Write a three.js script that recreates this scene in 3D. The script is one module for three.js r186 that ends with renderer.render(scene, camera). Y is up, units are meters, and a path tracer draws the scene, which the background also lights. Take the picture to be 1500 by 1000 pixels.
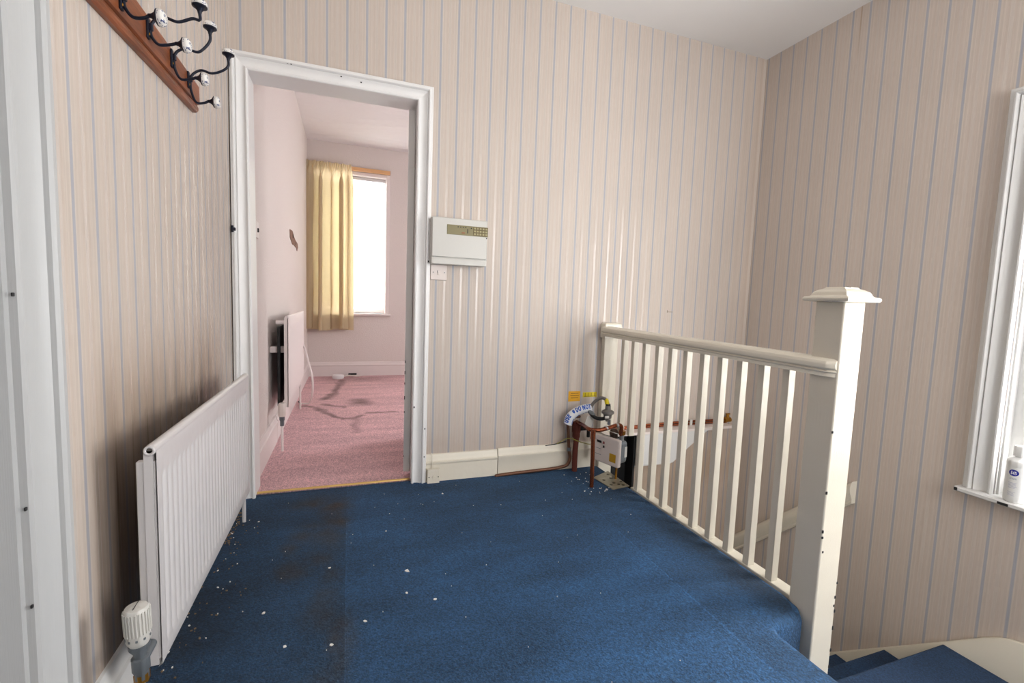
import * as THREE from 'three';
import { RoundedBoxGeometry } from 'three/addons/geometries/RoundedBoxGeometry.js';
import { RectAreaLightUniformsLib } from 'three/addons/lights/RectAreaLightUniformsLib.js';
import { mergeGeometries, toCreasedNormals } from 'three/addons/utils/BufferGeometryUtils.js';

// ---------------------------------------------------------------- camera, sky, light, exposure
const scene = new THREE.Scene();
const camera = new THREE.PerspectiveCamera(73.06, 1.5, 0.03, 120);
camera.position.set(0.5087, 0.9973, 2.4621);
camera.rotation.order = 'YXZ';
camera.rotation.set(-0.0862, -0.3426, 0.0365);
scene.add(camera);
scene.background = new THREE.Color(1.0, 1.0, 1.01);
scene.backgroundIntensity = 4.0;
const renderer = new THREE.WebGLRenderer({ antialias: true });
renderer.toneMapping = THREE.LinearToneMapping;
renderer.toneMappingExposure = 1.6;
renderer.shadowMap.enabled = true;

// daylight standing in each window opening, the size of its glass, on top of the sky itself
RectAreaLightUniformsLib.init();
function daylight(name, w, h, at, towards, strength = 6.0) {
  const l = new THREE.RectAreaLight(0xfffffd, strength, w, h); l.name = name; l.position.set(...at); l.lookAt(...towards); scene.add(l); return l;
}
daylight('daylight_window_1', 0.93, 1.46, [3.225, 1.055, 1.893], [0, 1.055, 1.893]);      // hall window, right wall
daylight('daylight_window_2', 0.70, 1.56, [0.552, 1.617, -3.73], [0.552, 1.617, 0]);      // far room, behind the blind
daylight('added_daylight_window_3', 0.86, 1.32, [3.32, 1.49, -1.45], [0, 1.49, -1.45]);         // far room, unseen side window added for brightness
daylight('added_daylight_window_4', 0.80, 1.60, [2.15, 1.45, 3.87], [2.15, 1.45, 0]);           // hall, unseen window added for brightness behind the camera

// ---------------------------------------------------------------- helpers
let seed = 7;
const rnd = () => { seed = (seed * 1664525 + 1013904223) >>> 0; return seed / 4294967296; };
const V3 = (x, y, z) => new THREE.Vector3(x, y, z);
const hash = (x, y) => { let h = (x * 374761393 + y * 668265263) | 0; h = Math.imul(h ^ (h >>> 13), 1274126177); return ((h ^ (h >>> 16)) >>> 0) / 4294967296; };
const sm = (t) => t * t * (3 - 2 * t);
const ss = (a, b, x) => sm(Math.min(1, Math.max(0, (x - a) / (b - a))));
function noise(x, y) {
  const i = Math.floor(x), j = Math.floor(y), u = sm(x - i), v = sm(y - j);
  const a = hash(i, j), b = hash(i + 1, j), c = hash(i, j + 1), d = hash(i + 1, j + 1);
  return a + (b - a) * u + (c - a) * v + (a - b - c + d) * u * v;
}
const fbm = (x, y, n = 4) => { let s = 0, a = 0.5; for (let k = 0; k < n; k++) { s += a * noise(x, y); x = x * 2.03 + 17.1; y = y * 2.03 + 5.7; a *= 0.5; } return s; };
const clamp255 = (v) => v < 0 ? 0 : v > 255 ? 255 : v;
function tex(w, h, fn, srgb = true) {
  const d = new Uint8Array(w * h * 4);
  for (let j = 0; j < h; j++) for (let i = 0; i < w; i++) {
    const c = fn((i + 0.5) / w, (j + 0.5) / h, i, j), k = (j * w + i) * 4;
    if (typeof c === 'number') { d[k] = d[k + 1] = d[k + 2] = clamp255(c * 255); } else { d[k] = clamp255(c[0]); d[k + 1] = clamp255(c[1]); d[k + 2] = clamp255(c[2]); }
    d[k + 3] = 255;
  }
  const t = new THREE.DataTexture(d, w, h, THREE.RGBAFormat);
  t.wrapS = t.wrapT = THREE.RepeatWrapping; t.magFilter = THREE.LinearFilter; t.minFilter = THREE.LinearMipmapLinearFilter; t.generateMipmaps = true;
  if (srgb) t.colorSpace = THREE.SRGBColorSpace;
  t.needsUpdate = true; return t;
}
function rep(t, rx, ry, ox = 0, oy = 0) { const c = t.clone(); c.repeat.set(rx, ry); c.offset.set(ox, oy); c.needsUpdate = true; return c; }
const std = (o) => new THREE.MeshStandardMaterial(o);
const taken = {};
function numbered(n) { taken[n] = (taken[n] || 0) + 1; return taken[n] === 1 ? n : n + '_' + String(taken[n] - 1).padStart(3, '0'); }
function mesh(name, geo, mat, parent) {
  const top = !parent || parent === scene;
  const m = new THREE.Mesh(Array.isArray(geo) ? merge(geo) : geo, mat); m.name = top ? numbered(name) : childName(parent, name);
  m.castShadow = m.receiveShadow = true; (parent || scene).add(m); return m;
}
function childName(p, n) { const k = p.children.filter((c) => c.name === n || c.name.startsWith(n + '_0')).length; return k ? n + '_' + String(k).padStart(3, '0') : n; }
function merge(list) {
  return mergeGeometries(list.map((g) => { g = g.index ? g.toNonIndexed() : g; for (const k of Object.keys(g.attributes)) if (!['position', 'normal', 'uv'].includes(k)) g.deleteAttribute(k); return g; }));
}
function thing(name, label, category, p = [0, 0, 0], group) {
  const o = new THREE.Group(); o.name = numbered(name); o.position.set(...p); o.userData = { label, category };
  if (group) o.userData.group = group;
  scene.add(o); return o;
}
function tag(o, label, category, group) { o.userData.label = label; o.userData.category = category; if (group) o.userData.group = group; return o; }
function structure(o) { o.userData.kind = 'structure'; return o; }
function sgroup(name) { const o = new THREE.Group(); o.name = numbered(name); scene.add(o); return structure(o); }
const bx = (w, h, d, x, y, z, r = 0.003) => { const g = new RoundedBoxGeometry(w, h, d, 2, Math.min(r, w / 2.01, h / 2.01, d / 2.01)); g.translate(x, y, z); return g; };
const span = (x0, x1, y0, y1, z0, z1, r = 0.003) => bx(x1 - x0, y1 - y0, z1 - z0, (x0 + x1) / 2, (y0 + y1) / 2, (z0 + z1) / 2, r);
const box = (x0, x1, y0, y1, z0, z1) => { const g = new THREE.BoxGeometry(x1 - x0, y1 - y0, z1 - z0); g.translate((x0 + x1) / 2, (y0 + y1) / 2, (z0 + z1) / 2); return g; };
function tube(pts, r, seg = 32, rs = 12, closedEnds = true) {
  const c = new THREE.CatmullRomCurve3(pts.map((p) => V3(...p)), false, 'centripetal');
  const g = [new THREE.TubeGeometry(c, seg, r, rs)];
  if (closedEnds) for (const t of [0, 1]) { const s = new THREE.SphereGeometry(r, rs, 6); const p = c.getPoint(t); s.translate(p.x, p.y, p.z); g.push(s); }
  return merge(g);
}
function lathe(pts, seg = 24) { return toCreasedNormals(new THREE.LatheGeometry(pts.map((p) => new THREE.Vector2(p[0], p[1])), seg), 0.7); }
// strip of rings (each the same number of points), with flat caps
function loft(rings, crease = 0.5, caps = true) {
  const pos = [], uv = [], n = rings[0].length; let lu = 0;
  const push = (p, u, v) => { pos.push(...p); uv.push(u, v); };
  for (let r = 0; r + 1 < rings.length; r++) {
    const A = rings[r], B = rings[r + 1], L = Math.hypot(A[0][0] - B[0][0], A[0][1] - B[0][1], A[0][2] - B[0][2]); let w = 0;
    for (let i = 0; i < n; i++) {
      const j = (i + 1) % n, dw = Math.hypot(A[i][0] - A[j][0], A[i][1] - A[j][1], A[i][2] - A[j][2]);
      push(A[i], w, lu); push(A[j], w + dw, lu); push(B[j], w + dw, lu + L); push(A[i], w, lu); push(B[j], w + dw, lu + L); push(B[i], w, lu + L); w += dw;
    }
    lu += L;
  }
  if (caps) for (const [R, flip] of [[rings[0], true], [rings[rings.length - 1], false]]) {
    const a = V3(...R[0]); let nrm = V3(0, 0, 0);
    for (let i = 1; i + 1 < n; i++) nrm.add(V3(...R[i]).sub(a).cross(V3(...R[i + 1]).sub(a)));
    nrm.normalize(); const e = Math.abs(nrm.x) > 0.9 ? V3(0, 1, 0) : V3(1, 0, 0), U = e.clone().sub(nrm.clone().multiplyScalar(e.dot(nrm))).normalize(), W = nrm.clone().cross(U);
    const flat = R.map((p) => { const q = V3(...p).sub(a); return new THREE.Vector2(q.dot(U), q.dot(W)); });
    for (const f of THREE.ShapeUtils.triangulateShape(flat, [])) for (const k of (flip ? [f[2], f[1], f[0]] : f)) push(R[k], flat[k].x, flat[k].y);
  }
  const g = new THREE.BufferGeometry();
  g.setAttribute('position', new THREE.Float32BufferAttribute(pos, 3)); g.setAttribute('uv', new THREE.Float32BufferAttribute(uv, 2));
  g.computeVertexNormals();
  return toCreasedNormals(g, crease);
}
// profile [[a,b]...] swept from a point along W, a along U, b along N
const sweep = (prof, o, U, N, W, len, crease = 0.5) => loft([0, len].map((t) => prof.map(([a, b]) => [0, 1, 2].map((k) => o[k] + a * U[k] + b * N[k] + t * W[k]))), crease);
// shape in a plane: map = function (a, b, t) -> xyz; thickness t0..t1
function slab(outer, holes, t0, t1, map, bevel = 0) {
  const s = new THREE.Shape(outer.map((p) => new THREE.Vector2(...p)));
  for (const h of holes) s.holes.push(new THREE.Path(h.map((p) => new THREE.Vector2(...p))));
  let g = new THREE.ExtrudeGeometry(s, { depth: t1 - t0 - 2 * bevel, bevelEnabled: bevel > 0, bevelSize: bevel, bevelThickness: bevel, bevelOffset: -bevel, bevelSegments: 4, curveSegments: 16, steps: 1 });
  const p = g.attributes.position;
  for (let i = 0; i < p.count; i++) p.setXYZ(i, ...map(p.getX(i), p.getY(i), p.getZ(i) + t0 + bevel));
  const a = V3(...map(0, 0, 0)), X = V3(...map(1, 0, 0)).sub(a), Y = V3(...map(0, 1, 0)).sub(a), Z = V3(...map(0, 0, 1)).sub(a);
  if (X.cross(Y).dot(Z) < 0) for (let i = 0; i < p.count; i += 3) for (const at of [g.attributes.position, g.attributes.uv]) {
    const n = at.itemSize, c = at.array; for (let k = 0; k < n; k++) { const q = c[(i + 1) * n + k]; c[(i + 1) * n + k] = c[(i + 2) * n + k]; c[(i + 2) * n + k] = q; }
  }
  g.computeVertexNormals(); return toCreasedNormals(g, 0.6);
}
const rect = (a0, a1, b0, b1) => [[a0, b0], [a1, b0], [a1, b1], [a0, b1]];
const circ = (x, y, r, n = 14) => Array.from({ length: n }, (_, i) => [x + r * Math.cos(i / n * 6.28318), y + r * Math.sin(i / n * 6.28318)]);

// ---------------------------------------------------------------- materials
const P = 0.0899;                                  // wallpaper repeat in metres
const fineTex = tex(256, 256, (u, v, i, j) => 0.35 + 0.3 * hash(i, j) + 0.35 * noise(i / 3, j / 3), false);
const blotchTex = tex(256, 256, (u, v, i, j) => { const a = u * 6.28318, b = v * 6.28318; return 0.5 * fbm(3 + 2 * Math.cos(a), 3 + 2 * Math.sin(a) + 3 * Math.cos(b), 4) + 0.5 * fbm(9 + 3 * Math.sin(b), 2 * Math.cos(a), 4); }, false);
const woodchip = tex(512, 512, (u, v, i, j) => { const n = noise(i / 5, j / 5) * 0.6 + noise(i / 2.2 + 40, j / 2.2) * 0.4; return Math.pow(n, 1.6); }, false);
const brush = tex(256, 256, (u, v, i, j) => 0.6 * noise(i / 2.5, j / 40) + 0.4 * noise(i / 9, j / 90), false);
// stripes across one repeat, s in metres from the middle of a blue line
function paper(s, y) {
  let t = s / P; t -= Math.floor(t); const q = t < 0.5 ? t : t - 1, d = Math.abs(q) * P * 1000, m = Math.abs(t - 0.5) * P * 1000;
  const fib = (hash(Math.floor(s * 2600), Math.floor(y * 40)) - 0.5) * 5 + (noise(s * 900, y * 6) - 0.5) * 7;
  let c = [198, 186, 175];
  const mix = (k, e) => { c = c.map((v, i) => v + (e[i] - v) * k); };
  mix(ss(30, 24, m) * 0.25, [207, 192, 182]);
  mix(ss(17, 14.5, m) * ss(7, 8.5, m) * 0.3, [197, 181, 168]);
  mix(ss(6.5, 5, m) * 0.5, [211, 202, 194]);
  mix(ss(26, 24.7, m) * ss(22, 23.5, m) * 0.3, [217, 207, 196]);
  mix(ss(10.5, 9, d) * ss(6, 7, d) * 0.45, [217, 207, 196]);
  mix(ss(6.0, 4.4, d) * 0.92, [168, 169, 178]);
  return c.map((v) => v + fib);
}
const paperRough = tex(256, 4, (u) => { const m = Math.abs(u - 0.5) * P * 1000, d = Math.min(u, 1 - u) * P * 1000; return 0.62 - 0.37 * ss(6.5, 4.8, m) - 0.10 * ss(24, 20, m) * ss(14, 17, m) - 0.08 * ss(6, 4.5, d); }, false);
const paperBump = tex(1024, 512, (u, v, i, j) => { const t = (u * 4) % 1, m = Math.abs(t - 0.5) * P * 1000, e = 0.35 + 0.4 * ss(8, 6, m) + 0.25 * ss(25, 24, m) * ss(14, 16, m); return e * (0.75 + 0.25 * noise(i / 2, j / 9)) + 0.25 * (noise(i / 3.3, j / 3.3) - 0.4); }, false);
// a wall's own paper: a0..a1 and y0..y1 in metres, phase of a blue line, grime(a, y) -> 0..1 amounts of soot and of brown
function paperMat(a0, a1, y0, y1, phase, grime, w = 2048, h = 1024) {
  const t = tex(w, h, (u, v) => {
    const a = a0 + u * (a1 - a0), y = y0 + v * (y1 - y0), c = paper(a - phase, y), [soot, brown] = grime(a, y), k = 0.965 + 0.07 * fbm(a * 2.2 + 4, y * 1.6 + 9, 3);
    return [c[0] * k * (1 - soot * 0.72) * (1 - brown * 0.20), c[1] * k * (1 - soot * 0.74) * (1 - brown * 0.32), c[2] * k * (1 - soot * 0.74) * (1 - brown * 0.45)];
  });
  t.repeat.set(1 / (a1 - a0), 1 / (y1 - y0)); t.offset.set(-a0 / (a1 - a0), -y0 / (y1 - y0));
  return std({ map: t, roughness: 1, roughnessMap: rep(paperRough, 1 / P, 1, -phase / P), bumpMap: rep(paperBump, 1 / (4 * P), 1 / 0.18, -phase / (4 * P)), bumpScale: 0.00015 });
}
const streak = (a, s) => Math.pow(noise(a * s, 3.3), 2);
const paperBack = paperMat(-0.2, 3.3, -1.2, 2.9, 0.0465, (a, y) => [0.05 * ss(0.45, 0.2, y) * fbm(a * 8, y * 8), 0.5 * ss(0.4, -0.2, y) * fbm(a * 5, y * 3) * ss(1.9, 2.1, a) + 0.25 * ss(0.3, 0.16, y) * fbm(a * 9, y * 9) + 0.25 * ss(2.85, 3.08, a) * streak(a, 60)]);
// right wall: a = z
const paperRight = paperMat(-0.2, 3.9, -1.4, 2.7, 0.0178, (a, y) => [0, 0.06 * (0.15 + 0.85 * fbm(a * 7, y * 2)) * ss(0.9, -0.3, y) + 0.45 * ss(0.006, 0.002, Math.abs(a - 0.60)) * ss(2.3, 2.62, y)]);
// left wall: a = z; soot drawn up the paper by the radiator
const paperLeft = paperMat(-0.2, 1.6, -0.1, 2.7, 1.3951, (a, y) => {
  const along = ss(0.12, 0.45, a) * ss(1.36, 1.16, a), n = fbm(a * 16, y * 2.2, 4);
  const rise = ss(0.98, 0.60, y), back = ss(0.7, 0.62, y);
  return [along * (0.40 * rise * rise * (0.05 + 1.35 * n) + 0.12 * back) + 0.02 * n, 0.45 * ss(1.0, 0.55, y) * along * (0.4 + n) + 0.5 * ss(0.2, 0.1, y) * n];
}, 1024, 1024);
const white = std({ color: '#d0cfcd', roughness: 0.42, bumpMap: rep(brush, 6, 2), bumpScale: 0.0002 });
const liftedWhite = std({ color: '#e9e8e7', roughness: 0.38, bumpMap: rep(brush, 6, 2), bumpScale: 0.0002 });  // same white paint, lightened for casings that little light reaches
const greyShadePaint = std({ color: '#b4b5b5', roughness: 0.42, bumpMap: rep(brush, 6, 2), bumpScale: 0.0002 });  // grey of the near door, also put on its casing as shade
const whiteFar = std({ color: '#e2d8d6', roughness: 0.45 });
const cream = std({ color: '#dfd8c8', roughness: 0.22, bumpMap: rep(brush, 8, 2.5), bumpScale: 0.00035 });
const creamSkirt = std({ color: '#dfd8c8', roughness: 0.4, bumpMap: rep(blotchTex, 3, 3), bumpScale: 0.001 });
const radPaint = std({ color: '#c8c5c5', roughness: 0.38 });
const ceilingMat = std({ color: '#efedeb', roughness: 0.9, bumpMap: rep(blotchTex, 1, 1), bumpScale: 0.003 });
const pinkPaper = std({ color: '#dad0cc', roughness: 0.75, bumpMap: rep(woodchip, 1 / 0.5, 1 / 0.5), bumpScale: 0.002 });
const artex = std({ color: '#eae5e6', roughness: 0.85, bumpMap: rep(blotchTex, 1.2, 3), bumpScale: 0.02 });
const plastic = std({ color: '#c6c4be', roughness: 0.4 });
const plasticWarm = std({ color: '#ddd2cc', roughness: 0.42 });
const dark = std({ color: '#1b1b1d', roughness: 0.55 });
const black = std({ color: '#0b0b0d', roughness: 0.6 });
const brown = std({ color: '#3b2a20', roughness: 0.8 });
const iron = std({ color: '#12182a', roughness: 0.45, metalness: 0.3 });
const copper = std({ color: '#8a4b30', roughness: 0.38, metalness: 0.75, roughnessMap: rep(blotchTex, 6, 3), bumpMap: rep(blotchTex, 4, 4), bumpScale: 0.0005 });
const copperDull = std({ color: '#6b4a38', roughness: 0.5, metalness: 0.55 });
const redIron = std({ color: '#5a2416', roughness: 0.75, bumpMap: rep(blotchTex, 3, 3), bumpScale: 0.003 });
const brass = std({ color: '#a5762c', roughness: 0.35, metalness: 0.8 });
const steel = std({ color: '#aeb0b2', roughness: 0.3, metalness: 0.85 });
const greyMetal = std({ color: '#6d7378', roughness: 0.45, metalness: 0.35 });
const greyCast = std({ color: '#77736f', roughness: 0.6, metalness: 0.3 });
const yellow = std({ color: '#dcc61c', roughness: 0.55 });
const amber = std({ color: '#e0a51c', roughness: 0.55 });
const woodTex = tex(256, 1024, (u, v) => { const g = fbm(u * 14 + 2 * fbm(u * 3, v * 2, 3), v * 3.5, 4), f = noise(u * 90, v * 12), k = 0.72 + 0.5 * g + 0.12 * (f - 0.5); return [134 * k, 74 * k, 40 * k]; });
const wood = std({ map: rep(woodTex, 9, 2.2), roughness: 0.38, bumpMap: rep(brush, 12, 4), bumpScale: 0.0003 });
const paleWood = std({ color: '#d8a878', roughness: 0.45 });
const glass = new THREE.MeshPhysicalMaterial({ color: '#ffffff', roughness: 0.0, transmission: 1, thickness: 0, ior: 1.45 });
const curtainMat = new THREE.MeshPhysicalMaterial({ color: '#dccba8', roughness: 0.95, transmission: 0.5, thickness: 0, side: THREE.DoubleSide, bumpMap: rep(brush, 30, 6), bumpScale: 0.0006 });
const blindMat = new THREE.MeshPhysicalMaterial({ color: '#eef0ea', roughness: 0.95, transmission: 0.45, thickness: 0, side: THREE.DoubleSide });
const chipWhite = std({ color: '#e9e6e0', roughness: 0.8 });
const gold = std({ color: '#d8b26c', roughness: 0.4, metalness: 0.35 });

// carpets
const blob = (x, z, bx_, bz, rx, rz, w = 0.35) => { const d = Math.hypot((x - bx_) / rx, (z - bz) / rz); return ss(1 + w, 1 - w, d); };
const blueStains = [[.475, .22, .06, .06, .9], [.40, .15, .11, .06, .6], [.46, .36, .05, .09, .65], [.40, .39, .07, .06, .5], [.35, .48, .05, .06, .5], [.31, .57, .03, .04, .6], [.39, .647, .05, .035, .6], [.305, .708, .045, .055, .75], [.437, .5, .05, .1, .55], [.485, .35, .03, .1, .7], [.44, .78, .03, .06, .35], [.43, .95, .035, .09, .45], [.48, 1.12, .03, .12, .55], [.46, 1.3, .05, .1, .4]];
const blueMap = tex(1024, 1280, (u, v, i, j) => {
  const x = -0.05 + u * 2.05, z = 2.7 * (1 - v);
  const n = fbm(x * 6, z * 6, 5), pile = hash(i, j) - 0.5, p2 = noise(i / 2.2, j / 2.2) - 0.5, dir = fbm(x * 3 + 11, z * 9 + 3, 4) - 0.45;
  let k = 0.86 + 0.35 * dir + 0.30 * pile + 0.35 * p2 + 0.15 * n;
  k *= 0.9 + 0.34 * (fbm(x * 1.9 + 2, z * 5 + 8, 4) - 0.3);
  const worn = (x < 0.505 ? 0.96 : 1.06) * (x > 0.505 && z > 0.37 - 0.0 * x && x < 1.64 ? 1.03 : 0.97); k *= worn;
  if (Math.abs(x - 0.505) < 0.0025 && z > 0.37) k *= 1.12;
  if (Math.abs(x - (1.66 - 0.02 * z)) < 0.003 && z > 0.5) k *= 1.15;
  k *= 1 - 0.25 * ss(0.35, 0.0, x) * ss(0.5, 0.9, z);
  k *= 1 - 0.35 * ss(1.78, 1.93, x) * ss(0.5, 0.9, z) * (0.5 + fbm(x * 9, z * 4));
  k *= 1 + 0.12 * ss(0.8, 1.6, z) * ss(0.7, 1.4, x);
  let c = [39 * k, 73 * k, 107 * k], st = 0;
  for (const [bx_, bz, rx, rz, s] of blueStains) st = Math.max(st, s * blob(x + (n - 0.45) * 0.10, z + (dir) * 0.10, bx_, bz, rx, rz, 0.9) * (0.25 + 1.3 * fbm(x * 22, z * 22, 4)));
  st = Math.min(1, st * 1.25) * 0.9; const e = [68 * k, 58 * k, 58 * k];
  c = c.map((q, m) => q + (e[m] - q) * st);
  const f = hash(i * 3 + 1, j * 7 + 2); if (f > 0.9988) c = c.map((q) => q + 60 * hash(i, j + 9)); else if (f < 0.002) c = [c[0] + 30, c[1] + 12, c[2] - 12];
  return c;
});
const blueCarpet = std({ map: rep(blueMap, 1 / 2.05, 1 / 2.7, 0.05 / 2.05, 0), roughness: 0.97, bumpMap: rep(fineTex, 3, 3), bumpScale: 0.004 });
const stepMap = tex(512, 512, (u, v, i, j) => { const k = 0.84 + 0.3 * (hash(i, j) - 0.5) + 0.3 * (noise(i / 2, j / 2) - 0.5) + 0.3 * fbm(u * 6, v * 6); return [38 * k, 62 * k, 92 * k]; });
const stepCarpet = std({ map: rep(stepMap, 1, 1), roughness: 0.97, bumpMap: rep(fineTex, 3, 3), bumpScale: 0.004 });
const segD = (x, z, a, b) => { const dx = b[0] - a[0], dz = b[1] - a[1], t = Math.min(1, Math.max(0, ((x - a[0]) * dx + (z - a[1]) * dz) / (dx * dx + dz * dz))); return Math.hypot(x - a[0] - t * dx, z - a[1] - t * dz); };
const pinkLines = [[[.146, -1.97], [.211, -1.9], [.30, -1.75], [.40, -1.55], [.47, -1.44], [.548, -1.45], [.618, -1.53]], [[.45, -3.3], [.421, -3.07], [.375, -2.5], [.317, -2.22]], [[.68, -1.62], [.887, -1.61]], [[.313, -2.03], [.466, -1.86]], [[.569, -1.45], [.57, -1.3], [.574, -1.0]]];
const pinkMap = tex(1024, 1024, (u, v, i, j) => {
  const x = u * 1.6, z = -(1 - v) * 3.6;
  const n = fbm(x * 9, z * 9, 4), k = 0.9 + 0.22 * (hash(i, j) - 0.5) + 0.25 * (noise(i / 2.5, j / 2.5) - 0.5) + 0.2 * fbm(x * 3, z * 12, 3);
  let st = 0; const jx = x + (n - 0.45) * 0.09, jz = z + (fbm(x * 7 + 5, z * 7, 3) - 0.45) * 0.16;
  pinkLines.forEach((L, q) => { for (let m = 0; m + 1 < L.length; m++) st = Math.max(st, (q === 4 ? 0.35 : 0.8) * ss(q === 1 ? 0.075 : 0.05, 0.005, segD(jx, jz, L[m], L[m + 1])) * (0.35 + n)); });
  st = Math.max(st, 0.8 * blob(jx, jz, .63, -2.06, .09, .12, .8) * (0.4 + n)); st = Math.max(st, 0.4 * blob(jx, jz, .6, -3.35, .3, .2, .9) * (0.3 + n));
  st = Math.min(0.9, st);
  const f = hash(i + 91, j * 3); let c = [210 * k, 170 * k, 174 * k]; const e = [118 * k, 96 * k, 94 * k];
  c = c.map((q, m) => q + (e[m] - q) * st); if (f > 0.9985) c = c.map((q) => q * 0.5);
  return c;
});
const pinkCarpet = std({ map: rep(pinkMap, 1 / 1.6, 1 / 3.6), roughness: 0.97, bumpMap: rep(fineTex, 3, 3), bumpScale: 0.004 });

// ---------------------------------------------------------------- room shell
const H = 2.6435, XR = 3.098, ZF = 3.75, FD = -3.589, HF = 2.80, LOW = -2.9;
const XL0 = 0.0765, XL1 = 0.0875, XD = 0.832, HD = 1.99;        // door opening
const wallBack = structure(mesh('wall_back', slab([[-0.15, LOW], [XR + 0.15, LOW], [XR + 0.15, 2.9], [-0.15, 2.9]], [rect(0.055, 0.855, -0.02, HD + 0.02)], -0.13, 0, (a, b, t) => [a, b, t]), paperBack));
structure(mesh('wall_left', slab([[-0.13, LOW], [ZF, LOW], [ZF, 2.75], [-0.13, 2.75]], [rect(1.512, 2.32, 0.0, 2.0)], 0, 0.15, (a, b, t) => [-t, b, a]), paperLeft));
structure(mesh('wall_right', slab([[-0.13, LOW], [ZF, LOW], [ZF, 2.75], [-0.13, 2.75]], [rect(1.365, 2.42, 0.25, 1.86)], 0, 0.16, (a, b, t) => [XR + t, b, a]), paperRight));
structure(mesh('wall_front', slab(rect(-0.15, XR + 0.16, LOW, 2.75), [rect(1.7, 2.6, 0.6, 2.3)], 0, 0.15, (a, b, t) => [a, b, ZF + t]), std({ color: '#d3c4ba', roughness: 0.7 })));
structure(mesh('ceiling', box(-0.15, XR + 0.16, H, H + 0.12, -0.0, ZF + 0.15), ceilingMat));
// the room beyond the doorway
const wx0 = 0.16, wx1 = 0.945, wy0 = 0.785, wy1 = 2.45;
structure(mesh('wall_far_left', slab(rect(FD - 0.15, -0.13, -0.2, HF), [], 0, 0.19, (a, b, t) => [0.042 - t, b, a]), pinkPaper));
structure(mesh('wall_far_back', slab(rect(-0.15, 3.5, -0.2, HF + 0.1), [rect(wx0, wx1, wy0, wy1)], -0.16, 0, (a, b, t) => [a, b, FD + t]), pinkPaper));
structure(mesh('wall_far_right', slab(rect(FD, -0.13, -0.2, HF), [rect(-1.95, -0.95, 0.78, 2.2)], 0, 0.15, (a, b, t) => [3.2 + t, b, a]), pinkPaper));
structure(mesh('wall_far_front', slab(rect(0.0, 3.35, -0.2, HF), [rect(0.055, 0.855, -0.02, HD + 0.02)], -0.008, 0, (a, b, t) => [a, b, -0.13 + t]), pinkPaper));
structure(mesh('ceiling_far', box(-0.15, 3.5, HF, HF + 0.12, FD - 0.16, -0.0), artex));
structure(mesh('floor_far', slab(rect(-0.1, 3.3, 0.048, 3.70), [], -0.2, 0.001, (a, b, t) => [a, t, -b]), pinkCarpet));
{ // pink floor uv: shape coordinates were (x, -z)
  const g = scene.getObjectByName('floor_far').geometry, p = g.attributes.position; for (let i = 0; i < p.count; i++) g.attributes.uv.setXY(i, p.getX(i), p.getZ(i));
}
// the landing: carpet rolled over the nosing and notched round the newel post
const edge = [[-0.06, 0.045], [1.987, 0.045], [1.987, -1.20], [1.983, -1.33], [1.968, -1.395], [1.935, -1.432], [1.86, -1.447], [1.80, -1.452], [1.785, -1.475], [1.785, -3.8], [-0.06, -3.8]];
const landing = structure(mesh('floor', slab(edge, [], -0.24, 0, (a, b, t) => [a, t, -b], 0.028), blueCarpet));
structure(mesh('floor_lower', box(-0.1, XR + 0.1, LOW - 0.1, LOW, -0.1, ZF + 0.1), stepCarpet));
structure(mesh('wall_stair', box(1.86, 1.935, LOW, -0.2, 0.0, 1.44), std({ color: '#cdbcae', roughness: 0.7 })));
structure(mesh('wall_landing', box(1.70, 1.775, LOW, -0.2, 1.46, ZF), std({ color: '#cdbcae', roughness: 0.7 })));

// ---------------------------------------------------------------- stairs
{
  const t = thing('staircase', 'blue carpeted stairs going down along the right wall past the newel post', 'stairs', [2.55, -0.48, 1.6]);
  const off = (g) => { g.translate(-2.55, 0.48, -1.6); return g; };
  const step = (y, z0, z1, x0) => mesh('step', off(slab(rect(x0, 3.076, -z1, -z0), [], -0.2, 0, (a, b, q) => [a, y + q, -b], 0.02)), stepCarpet, t);
  step(-0.48, 1.268, ZF - 0.01, 1.94).name = 'quarter_landing';
  mesh('step', off(slab(rect(1.777, 1.96, -ZF + 0.01, -1.445), [], -0.24, 0, (a, b, q) => [a, -0.24 + q, -b], 0.02)), stepCarpet, t);
  for (let k = 1; k < 6; k++) step(-0.48 - 0.2 * k, 1.268 - 0.227 * k, 1.268 - 0.227 * (k - 1) + 0.03, 1.98);
  const top = [[-0.02, -1.622], [0.772, -0.916], [1.119, -0.612], [1.40, -0.362], [1.44, -0.332], [1.475, -0.313], [1.52, -0.300], [1.60, -0.295], [ZF, -0.295]];
  const bot = [[ZF, -0.75], [1.2, -0.75], [-0.02, -1.9]];
  mesh('wall_string', off(slab([...top, ...bot], [], 0, 0.026, (a, b, q) => [XR - q, b, a], 0.006)), creamSkirt, t);
  mesh('outer_string', off(slab([[0.0, -1.6], [1.40, -0.36], [1.40, -0.02], [0.36, -0.02], [0.36, -0.3], [0.0, -0.3]], [], 0, 0.03, (a, b, q) => [1.99 + q, b, a])), cream, t);
  mesh('outer_string', off(box(2.05, 2.075, -0.75, -0.25, 1.46, 1.5)), cream, t);
}

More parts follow.
